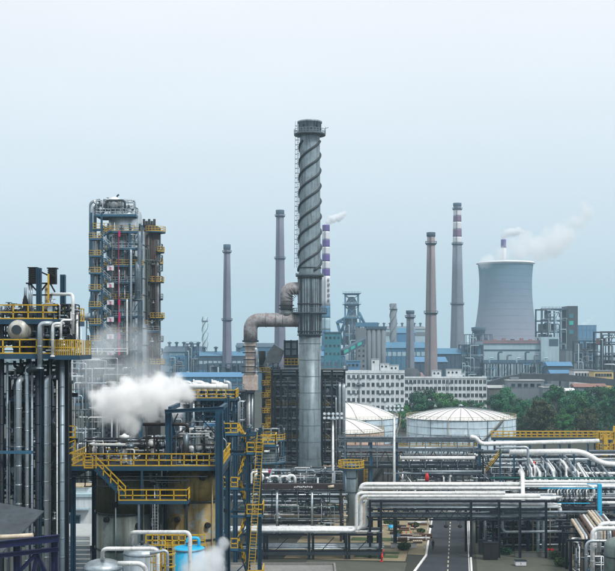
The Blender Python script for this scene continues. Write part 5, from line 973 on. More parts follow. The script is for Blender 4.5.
# kerbside posts
for i in range(7): p = RP(-34+i*9, -4.0); t = tag(MB().cyl((p[0], p[1], 0), (p[0], p[1], .9), .09, n=8).lathe((p[0], p[1], .9), [(.11, 0), (.11, .1), (.02, .16)], 8).build('bollard', 'chwhite'), 'small white kerb post on the left side of the road', 'bollard', 'posts along the left kerb')
# person walking along the road
def person(x, y, z):
    me = bpy.data.meshes.new('person'); J = {'pel': (0, 0, .93), 'sp': (0, .01, 1.15), 'ch': (0, .0, 1.35), 'nk': (0, .01, 1.48), 'hd': (0, -.01, 1.58), 'ht': (0, -.01, 1.70), 'ls': (-.18, 0, 1.40), 'le': (-.25, .05, 1.13), 'lw': (-.24, -.08, .9), 'lh': (-.23, -.12, .8), 'rs': (.18, 0, 1.40), 're': (.25, .02, 1.13), 'rw': (.25, .1, .9), 'rh': (.25, .13, .8), 'lp': (-.09, 0, .88), 'lk': (-.1, -.1, .5), 'la': (-.1, .02, .09), 'lf': (-.1, -.13, .05), 'rp': (.09, 0, .88), 'rk': (.1, .02, .5), 'ra': (.1, .22, .12), 'rf': (.1, .1, .05)}
    ra = dict(pel=.15, sp=.14, ch=.17, nk=.06, hd=.095, ht=.08, ls=.075, le=.05, lw=.04, lh=.035, rs=.075, re=.05, rw=.04, rh=.035, lp=.11, lk=.07, la=.05, lf=.04, rp=.11, rk=.07, ra=.05, rf=.04); ks = list(J); E = 'pel-sp sp-ch ch-nk nk-hd hd-ht ch-ls ls-le le-lw lw-lh ch-rs rs-re re-rw rw-rh pel-lp lp-lk lk-la la-lf pel-rp rp-rk rk-ra ra-rf'.split()
    me.from_pydata([J[k] for k in ks], [tuple(ks.index(q) for q in e_.split('-')) for e_ in E], []); o = bpy.data.objects.new('person', me); col.objects.link(o); m = o.modifiers.new('skin', 'SKIN'); o.modifiers.new('sub', 'SUBSURF').levels = 2
    for i, k in enumerate(ks): v = me.skin_vertices[0].data[i]; v.radius = (ra[k], ra[k]*.8); v.use_root = (i == 0)
    dg = bpy.context.evaluated_depsgraph_get(); nm = bpy.data.meshes.new_from_object(o.evaluated_get(dg)); o.modifiers.clear(); o.data = nm; nm.materials.append(MATS['cloth']); nm.materials.append(MATS['skin'])
    for p in nm.polygons:
        c = p.center; p.use_smooth = True
        if (1.49 < c.z < 1.64 and c.y < .0) or c.z < .86 and abs(c.x) > .19: p.material_index = 1
    o.location = (x, y, z); ORG[o.name] = (x, y, z); return tag(o, 'person in dark clothes walking along the left side of the road', 'person')
pr_ = person(X(433, 190), 190, .021); pr_.rotation_euler.z = .15
hr = MB().lathe((X(433, 190), 190.0, 1.6), [(.03, -.02), (.115, .02), (.12, .09), (.07, .145), (.01, .155)], 12).build('hair', 'black', pr_)
# flat roofed concrete building at the bottom edge
D = 150; gr = thing('flat_building', 'weathered grey flat concrete roof at the bottom edge', 'building', (X(285, D), D-10, 0)); zt = Z(565, D); xa, xb = X(222, D), X(333, D); MB().box(xa, xb, D-20, D, 0, zt-.4).build('wall', 'ctd', gr); MB().box(xa-.3, xb+.3, D-20.3, D+.3, zt-.4+.005, zt).build('roof', 'concrete', gr); b = MB(); b.box(xa-.3, xb+.3, D+.05, D+.3, zt+.004, zt+.25); b.box(xb+.05, xb+.3, D-20.3, D+.045, zt+.004, zt+.25); b.build('parapet', 'concrete', gr)
# ================================================================ FOREGROUND VESSEL UNIT
D = 110; s = S(D); fu = thing('vessel_deck', 'blue deck structure with yellow railings, portal and stair over two stained vessels', 'process platform', (X(150, D), D+5, 0)); zd = Z(466.5, D); xL, xR = X(70, D), X(222.5, D)
deck(fu, xL, xR, D, D+12, zd, 'blue', 'flrb', 'yellow', .42, 1.2, 1.25, .05)
deck(fu, X(122, D), X(190.5, D), D-2.2, D-.15, Z(498, D), 'blue', 'fr', 'yellow', .3, 1.05, 1.2, .045)
MB().flight(P(96, 468.5, D-1.2), P(125.5, 498, D-1.2), 1.0, (0, 1, 0)).build('stair_flight', 'blue', fu)
for dy in (-.52, .52): MB().rail([P(96, 468.5, D-1.2+dy), P(125.5, 498, D-1.2+dy)], 1.1, 1.1, .045, False).build('handrail', 'yellow', fu)
MB().rail([(X(88, D), D-1.75, zd), (X(96, D), D-1.75, zd)], 1.1, .8, .05).build('handrail', 'yellow', fu); MB().box(X(88, D), X(97, D), D-1.8, D-.02, zd-.1, zd-.01).build('stair_landing', 'dark', fu)
for px, yy, wd in ((72, D+.5, .45), (72, D+11.5, .45), (219.6, D-.35, .72), (219.6, D+11.5, .5), (150, D+11.5, .5), (142, D-.05, .2)): beam(fu, (X(px, D), yy, 0), (X(px, D), yy, zd-.43 if px != 219.6 or yy > D else Z(411, D)), wd, m='blue', name='column', I=px != 142)
beam(fu, (X(142, D), D-2.0, 0), (X(142, D), D-2.0, Z(498, D)-.31), .2, m='galvd', name='column'); beam(fu, (X(189, D), D-2.0, 0), (X(189, D), D-2.0, Z(498, D)-.31), .2, m='dark', name='column')
# portal
beam(fu, (X(168.5, D), D+.7, zd+.03), P(168.5, 411, D+.7), .6, m='blue', name='portal_column', I=True); beam(fu, (X(164.6, D), D+.1, Z(411.5, D)), (X(224, D), D+.1, Z(408.5, D)), .36, .36, m='blue', name='portal_beam', I=True)
for a, c in (((197, 413.5), (217, 436)), ((186, 428), (173, 437)), ((178, 413.5), (173, 424))): beam(fu, P(*a, D+.7), P(*c, D+.7), .12, m='steel', name='brace')
for px in (168.5, 219.6): beam(fu, (X(px, D), D+9, zd+.03), P(px, 411, D+9), .5, m='blue', name='portal_column', I=True); beam(fu, (X(px, D), D+1.1, Z(409.5, D)), (X(px, D), D+8.7, Z(409.5, D)), .34, .4, m='blue', name='portal_beam')
for px in (72, 150, 219): beam(fu, (X(px, D), D+.3, zd-.9), (X(px, D), D+11.4, zd-.9), .3, .6, m='dark')
for z in (12.5, 16.5): beam(fu, (X(72, D), D+11.5, z), (X(219, D), D+11.5, z), .3, .4, m='dark')
# equipment on the deck
rg = random.Random(71)
for i, (px, yt, r, m) in enumerate(((119.5, 436, .28, 'white'), (112, 446, .2, 'galv'), (128, 444, .22, 'galvd'), (133, 448, .3, 'steel'), (146, 440, .25, 'white'), (158, 446, .25, 'galv'), (178, 448, .22, 'galv'))):
    b = MB(); x = X(px, D); y = D+3+rg.uniform(-1.5, 3); z = zd+.01; b.lathe((x, y, z), [(r*1.6, 0), (r*1.6, .12), (r, .13), (r, Z(yt, D)-z-.5), (r*1.7, Z(yt, D)-z-.45), (r*1.7, Z(yt, D)-z-.2), (r*.9, Z(yt, D)-z-.15), (r*.3, Z(yt, D)-z)], 14); b.build('nozzle', m, fu)
clutter(fu, X(76, D), X(166, D), D+1, D+9, zd+.05, Z(442, D), 40, 72, r0=.04, r1=.13, nv=26, np_=0, mats=('galv', 'white', 'steel', 'dark', 'black')); clutter(fu, X(174, D), X(217, D), D+1, D+8, zd+.05, Z(428, D), 40, 73, r0=.05, r1=.15, nv=26, np_=3, mats=('white', 'galv', 'galvd', 'steel', 'midblue'), base=zd+.01)
MB().lathe((X(131, D), D+6, zd), [(.3, 0), (.3, .1), (.16, .12), (.16, Z(446, D)-zd), (.26, Z(445, D)-zd), (.26, Z(443.5, D)-zd), (.2, Z(443.4, D)-zd)], 14).build('steam_vent', 'galv', fu)
clutter(fu, X(74, D), X(217, D), D+.3, D+.9, zd-2.2, zd-.6, 12, 76, r0=.03, r1=.07, nv=0, mats=('dark', 'steel'), vert=.2)
hp = thing('header_pipe', 'dark brown header pipe on legs above the deck in front of the steam', 'pipe', P(145, 424.5, D+1.5)); pipe(hp, [P(143, 424.3, D+1.5), P(187.5, 424.3, D+1.5), P(187.5, 433, D+1.5)], .17, 'umber', n=12, bend=.4); MB().cyl(P(186, 451, D+1.2), P(186, 434, D+1.2), .3, n=14).build('drum', 'galvd', hp)
for px in (146, 153.5): beam(hp, (X(px, D), D+1.5, zd), P(px, 425.8, D+1.5), .16, m='umber', name='leg')
pipe(hp, [P(143, 438, D+1.5), P(187, 438, D+1.5)], .1, 'umber', n=8)
for px, yt, w_ in ((189, 429, 7), (199, 431, 9), (205, 438, 6)): pipe(fu, [P(px, 452, D+2), P(px, yt, D+2), P(px+w_, yt, D+2), P(px+w_, 446, D+2)], .17, 'white', 'gooseneck', n=12, bend=.4)
for px, y in ((205, 437), (199, 447), (192, 449), (152, 443)): b = MB(); b.lathe(P(px, y, D+1.8), [(.05, -.42), (.3, -.3), (.38, 0), (.3, .3), (.05, .42)], 14, 'x'); b.build('filter_pot', 'white', fu)
MB().box(X(201, D), X(213, D), D+3, D+4, Z(429, D), Z(426, D)).build('blue_cover', 'farblue2', fu); MB().lathe((X(181, D), D+4, zd), [(.5, 0), (.5, 2.4), (.3, 3), (.05, 3.1)], 14).build('pot', 'cream', fu)
pipe(fu, [P(218, 446, D+.6), P(222, 437, D+.6), P(226, 441, D+.6), P(226, 452, D+.6)], .05, 'galv', n=6)
# vessels
for px, rpx, lb, seams, m1, m2 in ((117.5, 32, 'old greenish steel vessel under the left half of the deck', (518.5, 556), 'vessel_green', 'skirt'), (189, 30.5, 'old vessel stained rusty yellow under the portal', (506, 545), 'vessel_old', 'skirt')):
    Dv = 115.5; r = rpx*s; cx_ = X(px, D); v = thing('process_vessel', lb, 'vessel', (cx_, Dv, 0)); zt = zd-.5
    MB().lathe((cx_, Dv, 0), [(r, Z(seams[0], D)), (r, zt-1.4), (r*.93, zt-.6), (r*.75, zt-.2), (.5, zt-.05)], 48).build('shell', m1, v); MB().lathe((cx_, Dv, 0), [(r-.02, 0), (r-.02, Z(seams[0], D)-.02)], 48).build('lower_shell', m2 if m1 == 'vessel_green' else 'vessel_pale', v)
    for y in seams: MB().ring((cx_, Dv, 0), r-.04, r+.12, Z(y, D)-.07, Z(y, D)+.05, 48).build('seam_ring', 'steel', v)
    for i, (a, y) in enumerate(((-118, 524), (-70, 481), (-100, 508), (-60, 530))): a = R(a); q = (cx_+r*math.cos(a), Dv+r*math.sin(a)); MB().cyl((q[0], q[1], Z(y, D)), (q[0]+.35*math.cos(a), q[1]+.35*math.sin(a), Z(y, D)), .28, n=12).build('nozzle', 'black', v)
    for k in range(3): a = R(-150+k*50); q = (cx_+(r+.15)*math.cos(a), Dv+(r+.15)*math.sin(a)); pipe(v, [(*q, 8), (*q, Z(472+k*4, D))], .06, ('dark', 'galv', 'rim')[k % 3], n=6)
hoist = thing('standpipe_group', 'dark standpipes and ladder in the gap between the two old vessels', 'pipe group', (X(153, D), D+3, 0)); clutter(hoist, X(149, D), X(159, D), D+.4, D+6, 6, Z(470, D), 24, 75, r0=.05, r1=.2, nv=12, mats=('dark', 'steel', 'galv', 'galvd'), vert=.9); MB().ladder((X(155, D), D+.1, 10), (X(155, D), D+.1, Z(500, D)), .5, .3, .03, False).build('ladder', 'white', hoist)
# process floor under the small front vessels
pf = thing('process_floor', 'concrete table deck carrying the small front vessels', 'process platform', (X(150, 98), 98, 0)); MB().box(X(60, 98), X(232, 98), 92, 106.2, 11.4, 12).build('slab', 'concrete', pf)
for px in (65, 120, 175, 228):
    for yy in (93, 105.6): beam(pf, (X(px, 98), yy, 0), (X(px, 98), yy, 11.39), .6, m='ctd', name='column')
def domev(px, D, rpx, ytop, m, name, lb, cat='vessel', fl=True, k=.35):
    r = rpx*S(D); x = X(px, D); zt = Z(ytop, D); v = thing(name, lb, cat, (x, D, 12)); pr = [(r*1.05, 12), (r*1.05, 12.2), (r, 12.21), (r, zt-r*k)]+[(r*math.cos(a), zt-r*k+r*k*math.sin(a)) for a in [R(q) for q in (15, 30, 45, 60, 75, 88)]]
    MB().lathe((x, D, 0), pr, 36).build('shell', m, v)
    if fl: MB().ring((x, D, 0), r+.003, r+.07, zt-r*k-.12, zt-r*k-.02, 36).build('flange_ring', 'galvd', v); MB().cyl((x, D, zt-.05), (x, D, zt+.35), .14, n=12).cyl((x, D, zt+.2), (x, D, zt+.28), .24, n=12).build('top_nozzle', 'steel', v)
    return v
v = domev(142, 101, 18.5, 545, 'galv', 'domed_vessel', 'pale domed vessel with ribbed lid behind the white goosenecks', k=.4); x = X(142, 101)
for a in range(0, 360, 20): MB().bar((x+18.5*S(101)*.98*math.cos(R(a)), 101+18.5*S(101)*.98*math.sin(R(a)), Z(545, 101)-18.5*S(101)*.38), (x+.5*math.cos(R(a)), 101+.5*math.sin(R(a)), Z(545, 101)+.02), .06, .05).build('lid_rib', 'galvd', v)
domev(103, 97.5, 19, 559, 'galv', 'domed_vessel', 'stained bluish dome at the bottom edge left of the ribbed one', k=.42)
v = domev(188.5, 100, 16, 546, 'cyan', 'cyan_tank', 'bright cyan tank half veiled by low steam', 'tank', k=.12); D = 99; pipe(v, [P(187, 548, D+1), P(187, 538, D+1), P(199, 538, D+1), P(199, 552, D+1)], .14, 'cyan', n=10, bend=.3)
MB().rail([P(146, 546, 104), P(205, 546, 104)], 1.0, .6, .05, mid=2).build('handrail', 'yellow', v); MB().ladder((X(169, 98), 98, 12), (X(169, 98), 98, Z(540, 98)), .7, .35, .045, True).build('caged_ladder', 'yellow', v); MB().ladder((X(157, 98.5), 98.5, 12), (X(157, 98.5), 98.5, Z(548, 98.5)), .6, .35, .04, True).build('caged_ladder', 'yellow', v)
beam(v, P(146, 547.2, 104), P(205, 547.2, 104), .15, m='blue')
for px in (146, 175, 205): beam(v, (X(px, 104), 104.2, 12), P(px, 547.9, 104.2), .14, m='blue', name='post')
def goose(pts, r, lb, m='white'): b = MB(); b.tube(pts, r, 14, r*3.2, 6); b.rings_on(pts, r*1.06, 1.8, .05, 14); return tag(b.build('gooseneck_pipe', m), lb, 'pipe')
D = 96; goose([P(102.5, 566, D+1.5), P(102.5, 548.8, D), P(158, 548.8, D), (X(158, D), D, 12)], .17, 'white gooseneck pipe reaching over the ribbed dome'); goose([P(131.5, 545.5, D+5), P(131.5, 532.3, D+2), P(190, 532.3, D-1), (X(190, D-1), D-1, 12)], .17, 'higher white gooseneck pipe passing before the cyan tank'); D = 95; goose([P(118, 563.5, D), P(141, 563.5, D), P(146.5, 570, D), (X(147, D), D, 12)], .2, 'short white pipe bend at the bottom edge')
goose([P(150, 553.6, 94), P(167.5, 550, 94), (X(167.5, 94), 94, 12)], .13, 'thin pale gooseneck between ladder cages', 'galv')
# ================================================================ STAIR TOWER
D = 140; tw = thing('stair_tower', 'blue stair tower with zigzag flights and yellow railings beside the deck', 'stair tower', (X(242, D), D+2, 0)); xa, xb = X(226, D), X(259, D); lv = [433, 452, 487, 514, 548, 580, 612]
for x in (xa, (xa+xb)/2+.6, xb):
    for yy in (D, D+4): beam(tw, (x, yy, 0), (x, yy, Z(398 if x == xa else 430, D)), .36, m='blue', name='column', I=True)
for i, y in enumerate(lv):
    z = Z(y, D); right = i % 2; a, c = (xb-1.5, xb+.5) if right else (xa-.3, xa+1.5)
    deck(tw, a, c, D-.4, D+4.2, z, 'midblue', 'fr' if right else 'fl', 'yellow', .3, 1.2, .9, .06)
    beam(tw, (xa+.2, D+.01, z-.3), (xb-.2, D+.01, z-.3), .22, .3, m='blue'); beam(tw, (xa+.2, D+4, z-.3), (xb-.2, D+4, z-.3), .22, .3, m='blue')
    if i: 
        zp = Z(lv[i-1], D); p, q = ((xa+1.4, D+.6+(i % 2)*1.6, zp), (xb-1.4, D+.6+(i % 2)*1.6, z)); 
        if not right: p, q = (xb-1.4, p[1], zp), (xa+1.4, p[1], z)
        MB().flight(p, q, 1, (0, 1, 0)).build('stair_flight', 'blue', tw)
        for dy in (-.52, .52): MB().rail([(p[0], p[1]+dy, p[2]), (q[0], q[1]+dy, q[2])], 1.1, .9, .055, False).build('handrail', 'yellow', tw)
        beam(tw, (xa+.3, D+.05, z), (xb-.3, D+.05, zp-.5), .14, m='blue', name='brace')
MB().ladder((xb-1.2, D-.7, 2), (xb+.2, D-.7, Z(432, D)), .75, .4, .035, False).build('caged_ladder', 'yellow', tw)
deck(tw, X(244, D), X(276, D), D+.5, D+4, Z(445, D), 'midblue', 'flr', 'yellow', .3, 1.2, 1, .06)
# gooseneck bank behind the portal
D = 168; gb = thing('gooseneck_bank', 'row of white gooseneck pipes on a blue frame right of the steam', 'pipe rack', (X(212, D), D+3, 0)); xs_ = [X(p, D) for p in (190, 204, 219, 234)]; bents(gb, xs_, D, D+6, (Z(430, D), Z(411, D), Z(399, D), Z(391, D)), .35, 'blue', 0, True)
for i in range(7): px = 187+i*6.2; yy = D-.6+i*.75; pipe(gb, [P(px-6 if i < 4 else px, 384.3 if i % 2 else 382.5, yy), P(px+5, 384.3 if i % 2 else 382.5, yy), (X(px+5, D), yy, Z(412, D))], .33, 'white' if i % 3 else 'galv', 'gooseneck', n=12, bend=.9, band=3)
pipe(gb, [P(184, 386.5, D-1), P(228, 386.5, D-1)], .4, 'white', n=12, band=3); deck(gb, X(189, D), X(236, D), D-1.2, D+6.6, Z(398, D), 'blue', 'flr', 'yellow', .35, 1.2, 1.3, .06); clutter(gb, X(190, D), X(234, D), D-.8, D+5, Z(435, D), Z(399.5, D), 40, 81, r0=.06, r1=.25, nv=16, mats=('galv', 'steel', 'dark', 'midblue'))
for px in (199, 213): MB().lathe((X(px, D), D+2, 0), [(1.3, 0), (1.3, Z(404, D)), (.8, Z(400.5, D)), (.1, Z(399.5, D))], 18).build('exchanger_shell', 'teal' if px > 205 else 'galvd', gb)
# low white houses seen through the gap
t = hall('white_house', 'low white house with a blue window frame seen in the left gap', 'house', 52, 92, 497, 186, 10, 'bld', 'farlight'); D = 186; MB().box(X(66, D), X(80, D), D-.1, D-.005, Z(528, D), Z(516, D)).build('window', 'glass', t); f = MB(); f.box(X(65.3, D), X(80.7, D), D-.2, D-.105, Z(516, D), Z(514.8, D)); [f.box(X(a, D)-.05, X(a, D)+.05, D-.2, D-.105, Z(528, D), Z(516.05, D)) for a in (66, 70.6, 75.3, 80)]; f.build('window_frame', 'farblue', t); MB().box(X(60, D), X(90, D), D-1.2, D-.25, Z(509, D), Z(507.5, D)).build('eave', 'farlight', t)
MB().box(X(62, D), X(86, D), D+2, D+6, Z(497, D)+.51, Z(489, D)).build('roof_house', 'bld', t); MB().box(X(61, D), X(87, D), D+1.6, D+6.4, Z(489, D)+.01, Z(487.6, D)).build('roof_house_slab', 'rim', t)
t = hall('corrugated_shed', 'grey corrugated roofed shed at the foot of the left gap', 'shed', 50, 92, 545, 150, 14, 'ctd', 'bldroof', 1.6); D = 150
for i in range(24): y = 535+i*1.5; x0 = X(51, D); MB().box(X(51, D), X(91, D), D-.72, D-.62, Z(y+1, D), Z(y, D)).build('slat', 'galvd' if i % 3 else 'bldroof', t)
# ================================================================ LEFT FOREGROUND STRUCTURE
D = 100; s = S(D); lf = thing('process_structure', 'tall dark blue steel structure with upright pipes, drum and yellow railings at the left edge', 'process structure', (X(20, D), D+5, 0))
for px, yt, wd, m in ((-45, 318, .5, 'blue'), (1, 318, .45, 'dark'), (39, 268, .42, 'blue'), (59, 358, .45, 'dark')):
    for yy in (D, D+(10 if px != 59 else 3)): beam(lf, (X(px, D), yy, 0), (X(px, D), yy, Z(yt, D)), wd, m=m, name='column', I=True)
beam(lf, (X(55.5, D), D+3, 0), (X(55.5, D), D+3, Z(272.5, D)), .42, m='blue', name='column', I=True)
deck(lf, X(-60, D), X(57.5, D), D-1.4, D+11, Z(354, D), 'blue', 'fl', 'yellow', .42, 1.25, 1.5, .05); deck(lf, X(57.7, D), X(83, D), D-1.4, D+4, Z(355.5, D), 'blue', '', 'yellow', .36)
b = MB(); z = Z(355.5, D)
bm_ = MB().box(-.038, .038, -.038, .038, 0, 1.3).mesh('rail_bar', 'yellow')
for i in range(13): inst(bm_, 'rail_bar', lf, (X(58.5+i*2, D), D-1.35, z+.03))
for i in range(7): inst(bm_, 'rail_bar', lf, (X(82.7, D), D-1.2+i*.8, z+.03))
for h_ in (.7, 1.35): beam(lf, (X(58, D), D-1.35, z+h_), (X(83, D), D-1.35, z+h_), .08, m='yellow', name='top_rail')
deck(lf, X(-60, D), X(60, D), D-.6, D+11, Z(319.5, D), 'blue', 'flr', 'yellow', .42, 1.25, 1.3, .05)
for px in (-20, 20, 57): beam(lf, (X(px, D), D+.35, Z(352.5, D)), (X(px, D), D+.35, Z(323.5, D)), .3, m='dark', name='column', I=True)
for z in (Z(450, D), Z(400, D), Z(488, D)): beam(lf, (X(-60, D), D+.36, z), (X(37, D), D+.36, z), .3, .3, m='blue' if z > 24.5 else 'dark', I=True); beam(lf, (X(-60, D), D+10, z), (X(55, D), D+10, z), .3, .4, m='dark', I=True); MB().box(X(-60, D), X(36, D), D+1.2, D+9, z-.1, z+.05).build('deck_grating', 'dark', lf)
beam(lf, (X(-10, D), D-1.25, Z(451, D)), (X(36, D), D-1.25, Z(451, D)), .25, .25, m='midblue'); beam(lf, (X(1, D), D-1.2, Z(512, D)), (X(1, D), D-1.2, Z(452.8, D)), .3, m='cyan', name='cyan_post')
for px, yy in ((26, 0), (44, 3)):                   # black louvred boxes
    b = MB(); x0, x1 = X(px, D), X(px+7.4, D); b.box(x0, x1, D+1+yy*.2, D+1.7+yy*.2, Z(283, D), Z(267.5, D))
    for k in range(7): z = Z(281.5-k*2, D); b.box(x0-.04, x1+.04, D+.92+yy*.2, D+.99+yy*.2, z-.02, z+.08)
    b.box(x0-.1, x1+.1, D+.9+yy*.2, D+1.8+yy*.2, Z(267.5, D)+.003, Z(266.3, D)); b.build('louvre_box', 'black', lf)
for a, c in (((29.5, 283), (37, 291)), ((47.5, 283), (41, 291)), ((29.5, 275), (37, 272)), ((47.5, 275), (41, 272)), ((26, 283.3), (52, 283.3)), ((50, 272), (55, 277)), ((50, 283), (55, 292)), ((33, 295), (52, 295))): beam(lf, P(*a, D+1.3), P(*c, D+1.3), .13, m='black', name='brace')
for px in (29, 31.5): pipe(lf, [P(px, 318, D+1.4), P(px, 283.4, D+1.4)], .1, 'galv', n=8)
pipe(lf, [P(47, 318, D+1.8), P(47, 283.4, D+1.8)], .2, 'cream', n=8, band=1); beam(lf, P(48.5, 306, D+1), P(48.5, 274, D+1), .14, m='yellow', name='ladder_rail')
dr = thing('horizontal_drum', 'large pale drum seen end on between the two decks', 'drum', (X(20, D), D, Z(342, D))); b = MB(); r = 1.08; zc = Z(330, D)
b.lathe((X(20, D), D-.9, zc), [(.3, .0), (.42, .0), (.75, .12), (.98, .35), (r, .7), (r, 6.2)][::1], 32, 'y'); 
bpy.data.objects.remove(b.build('x', 'galv'))
def ylathe(prof, x, z, n, name, m, par): MB().loft([[(x+q*math.cos(2*math.pi*i/n), y, z+q*math.sin(2*math.pi*i/n)) for i in range(n)] for q, y in prof]).build(name, m, par)
ylathe([(.3, D-.95), (.5, D-.9), (.8, D-.72), (1.0, D-.4), (r, D), (r, D+6)], X(20, D), zc, 32, 'shell', 'stained', dr); ylathe([(.3, D-1.25), (.3, D-.955)], X(20, D), zc, 20, 'nozzle', 'black', dr); ylathe([(.42, D-1.3), (.42, D-1.16)], X(20, D), zc, 20, 'nozzle_flange', 'steel', dr); ylathe([(r+.06, D+.2), (r+.06, D+.35)], X(20, D), zc, 32, 'girth_ring', 'rim', dr)
for yy in (D+.8, D+4.6): MB().box(X(20, D)-.8, X(20, D)+.8, yy, yy+.3, Z(353.9, D), zc-.75).build('saddle', 'dark', dr)
PW = ((16, 395, 600, 1.1, 'galvd'), (9, 362, 600, 1.2, 'galvd'), (21, 380, 512, 2.9, 'galv'), (28, 366, 600, 2.2, 'galv'), (33.5, 362, 600, 1.2, 'galvd'), (38, 358, 600, 2.6, 'dark'), (47.3, 378, 600, 2.4, 'galv'), (63.5, 358, 600, 2.4, 'galvd'), (52, 358, 600, .9, 'steel'), (58, 380, 600, .8, 'white'), (3.5, 358, 600, 1.4, 'dark'), (12, 400, 600, .8, 'steel'))
for i, (px, y0, y1, rp, m) in enumerate(PW):
    yy = D-.3-.25*(i % 3) if px != 38 else D-.1; q = [(X(px, D), yy, Z(min(y1, 571), D) if y1 < 600 else 0), (X(px, D), yy, Z(y0, D))]
    if px in (21, 28, 47.3): q += [(X(px+(5 if px > 22 else 2), D), yy+.8, Z(y0-1.2, D)), (X(px+(9 if px > 22 else 4), D), yy+3, Z(y0-1.2, D))]
    pipe(lf, q, rp*s, m, 'upright_pipe', n=14, bend=.4, band=1.6)
for px, y0, yt, xe in ((40, 369, 323.5, 50), (52.6, 357, 323.5, 62), (61, 340, 320, 70)): pipe(lf, [P(px, y0, D-1.9), P(px, yt, D-1.9), P(xe, yt, D-1.9), (X(xe, D), D+2, Z(yt, D))], (2.5, 1.5, 1.2)[(40, 52.6, 61).index(px)]*s, 'galv' if px == 40 else 'white', 'gooseneck', n=14, bend=.45, band=2)
pipe(lf, [(X(50, D), D+2, Z(318, D)), P(50, 294.2, D+2), P(73, 294.2, D-1), P(73, 334, D-1)], 1.6*s, 'white', 'gooseneck', n=14, bend=.45, band=3)
MB().cyl(P(40, 368, D-1.9), P(28, 370.5, D-.6), .22, n=12).build('cross_pipe', 'steel', lf)
clutter(lf, X(-10, D), X(36, D), D, D+7, Z(319, D)+.1, Z(306, D), 26, 91, r0=.05, r1=.16, nv=22, mats=('galv', 'white', 'steel', 'dark', 'cream')); clutter(lf, X(44, D), X(72, D), D-.5, D+4, Z(352, D), Z(304, D), 46, 92, r0=.05, r1=.14, nv=26, mats=('galv', 'white', 'dark', 'black', 'steel', 'midblue')); clutter(lf, X(-10, D), X(52, D), D+1.5, D+9, 16, Z(360, D), 90, 93, r0=.06, r1=.24, nv=40, mats=('dark', 'steel', 'black', 'galvd', 'dark'), vert=.8); clutter(lf, X(-10, D), X(56, D), D, D+5, Z(351, D), Z(324, D), 30, 94, r0=.05, r1=.15, nv=18, mats=('dark', 'steel', 'galvd', 'black'))
MB().cyl((X(44, D), D+2.5, Z(311.5, D)), (X(65, D), D+2.5, Z(311.5, D)), .4, n=16).build('small_drum', 'stained', lf)
for px in (24.5, 26): MB().lathe(P(px, 318, D+1), [(.1, 0), (.22, .6), (.12, 1.0), (.2, 1.3), (.05, 2.0), (.02, 2.7)], 8).build('relief_valve', 'black', lf)
for y0, y1 in ((366, 398), (402, 448), (452, 486)): beam(lf, (X(41, D), D+.1, Z(y1, D)), (X(58, D), D+.1, Z(y0, D)), .14, m='dark', name='brace')
b = MB(); b.rail([P(52, 438, D+6), P(75, 438, D+6)], 1.1, 1, .05); b.rail([P(46, 464, D+5), P(75, 452, D+5)], 1.1, 1, .05); b.build('handrail', 'yellow', lf)
# grey canopy with pipe and indigo frame at the bottom left
D = 88; cn = thing('canopy', 'dark sloping sheet canopy at the lower left corner', 'canopy', (X(5, D), D+3, 0)); zq = Z(530, D)
MB().hexa([(X(-60, D), D-3, zq-1.3), (X(12, D), D-3, zq-1.3), (X(32, D), D+4, zq+.8), (X(-60, D), D+6, zq+1.7), (X(-60, D), D-3, zq-1.2), (X(12, D), D-3, zq-1.2), (X(32, D), D+4, zq+.9), (X(-60, D), D+6, zq+1.8)]).build('sheet', 'heater', cn)
for px in (-30, 8): beam(cn, (X(px, D), D-2.5, 0), (X(px, D), D-2.5, zq-1.32), .25, m='dark', name='post')
D = 82; fm = thing('indigo_frame', 'indigo painted truss frame in the lower left corner', 'frame', (X(10, D), D, 0)); 
for a, c, wd in (((-60, 551), (59, 538), .5), ((-60, 562), (59, 549), .3)): beam(fm, P(*a, D), P(*c, D), .4, wd, m='indigo', I=True)
for px, yt in ((17.5, 541.2), (55, 537)): beam(fm, (X(px, D), D+.45, 0), P(px, yt, D+.45), .5, m='indigo', name='post', I=True)
for a, c in (((20, 571), (37, 553)), ((46, 575), (37, 553)), ((30, 590), (37, 556))): beam(fm, P(*a, D), P(*c, D), .28, m='indigo', name='brace', I=True)
solo([P(-60, 538, D+1.2), P(9, 537, D+1.2), P(33, 535.3, D+1.2)], .17, 'cream', 'pale lagged pipe lying along the indigo frame', n=12, band=1.2)
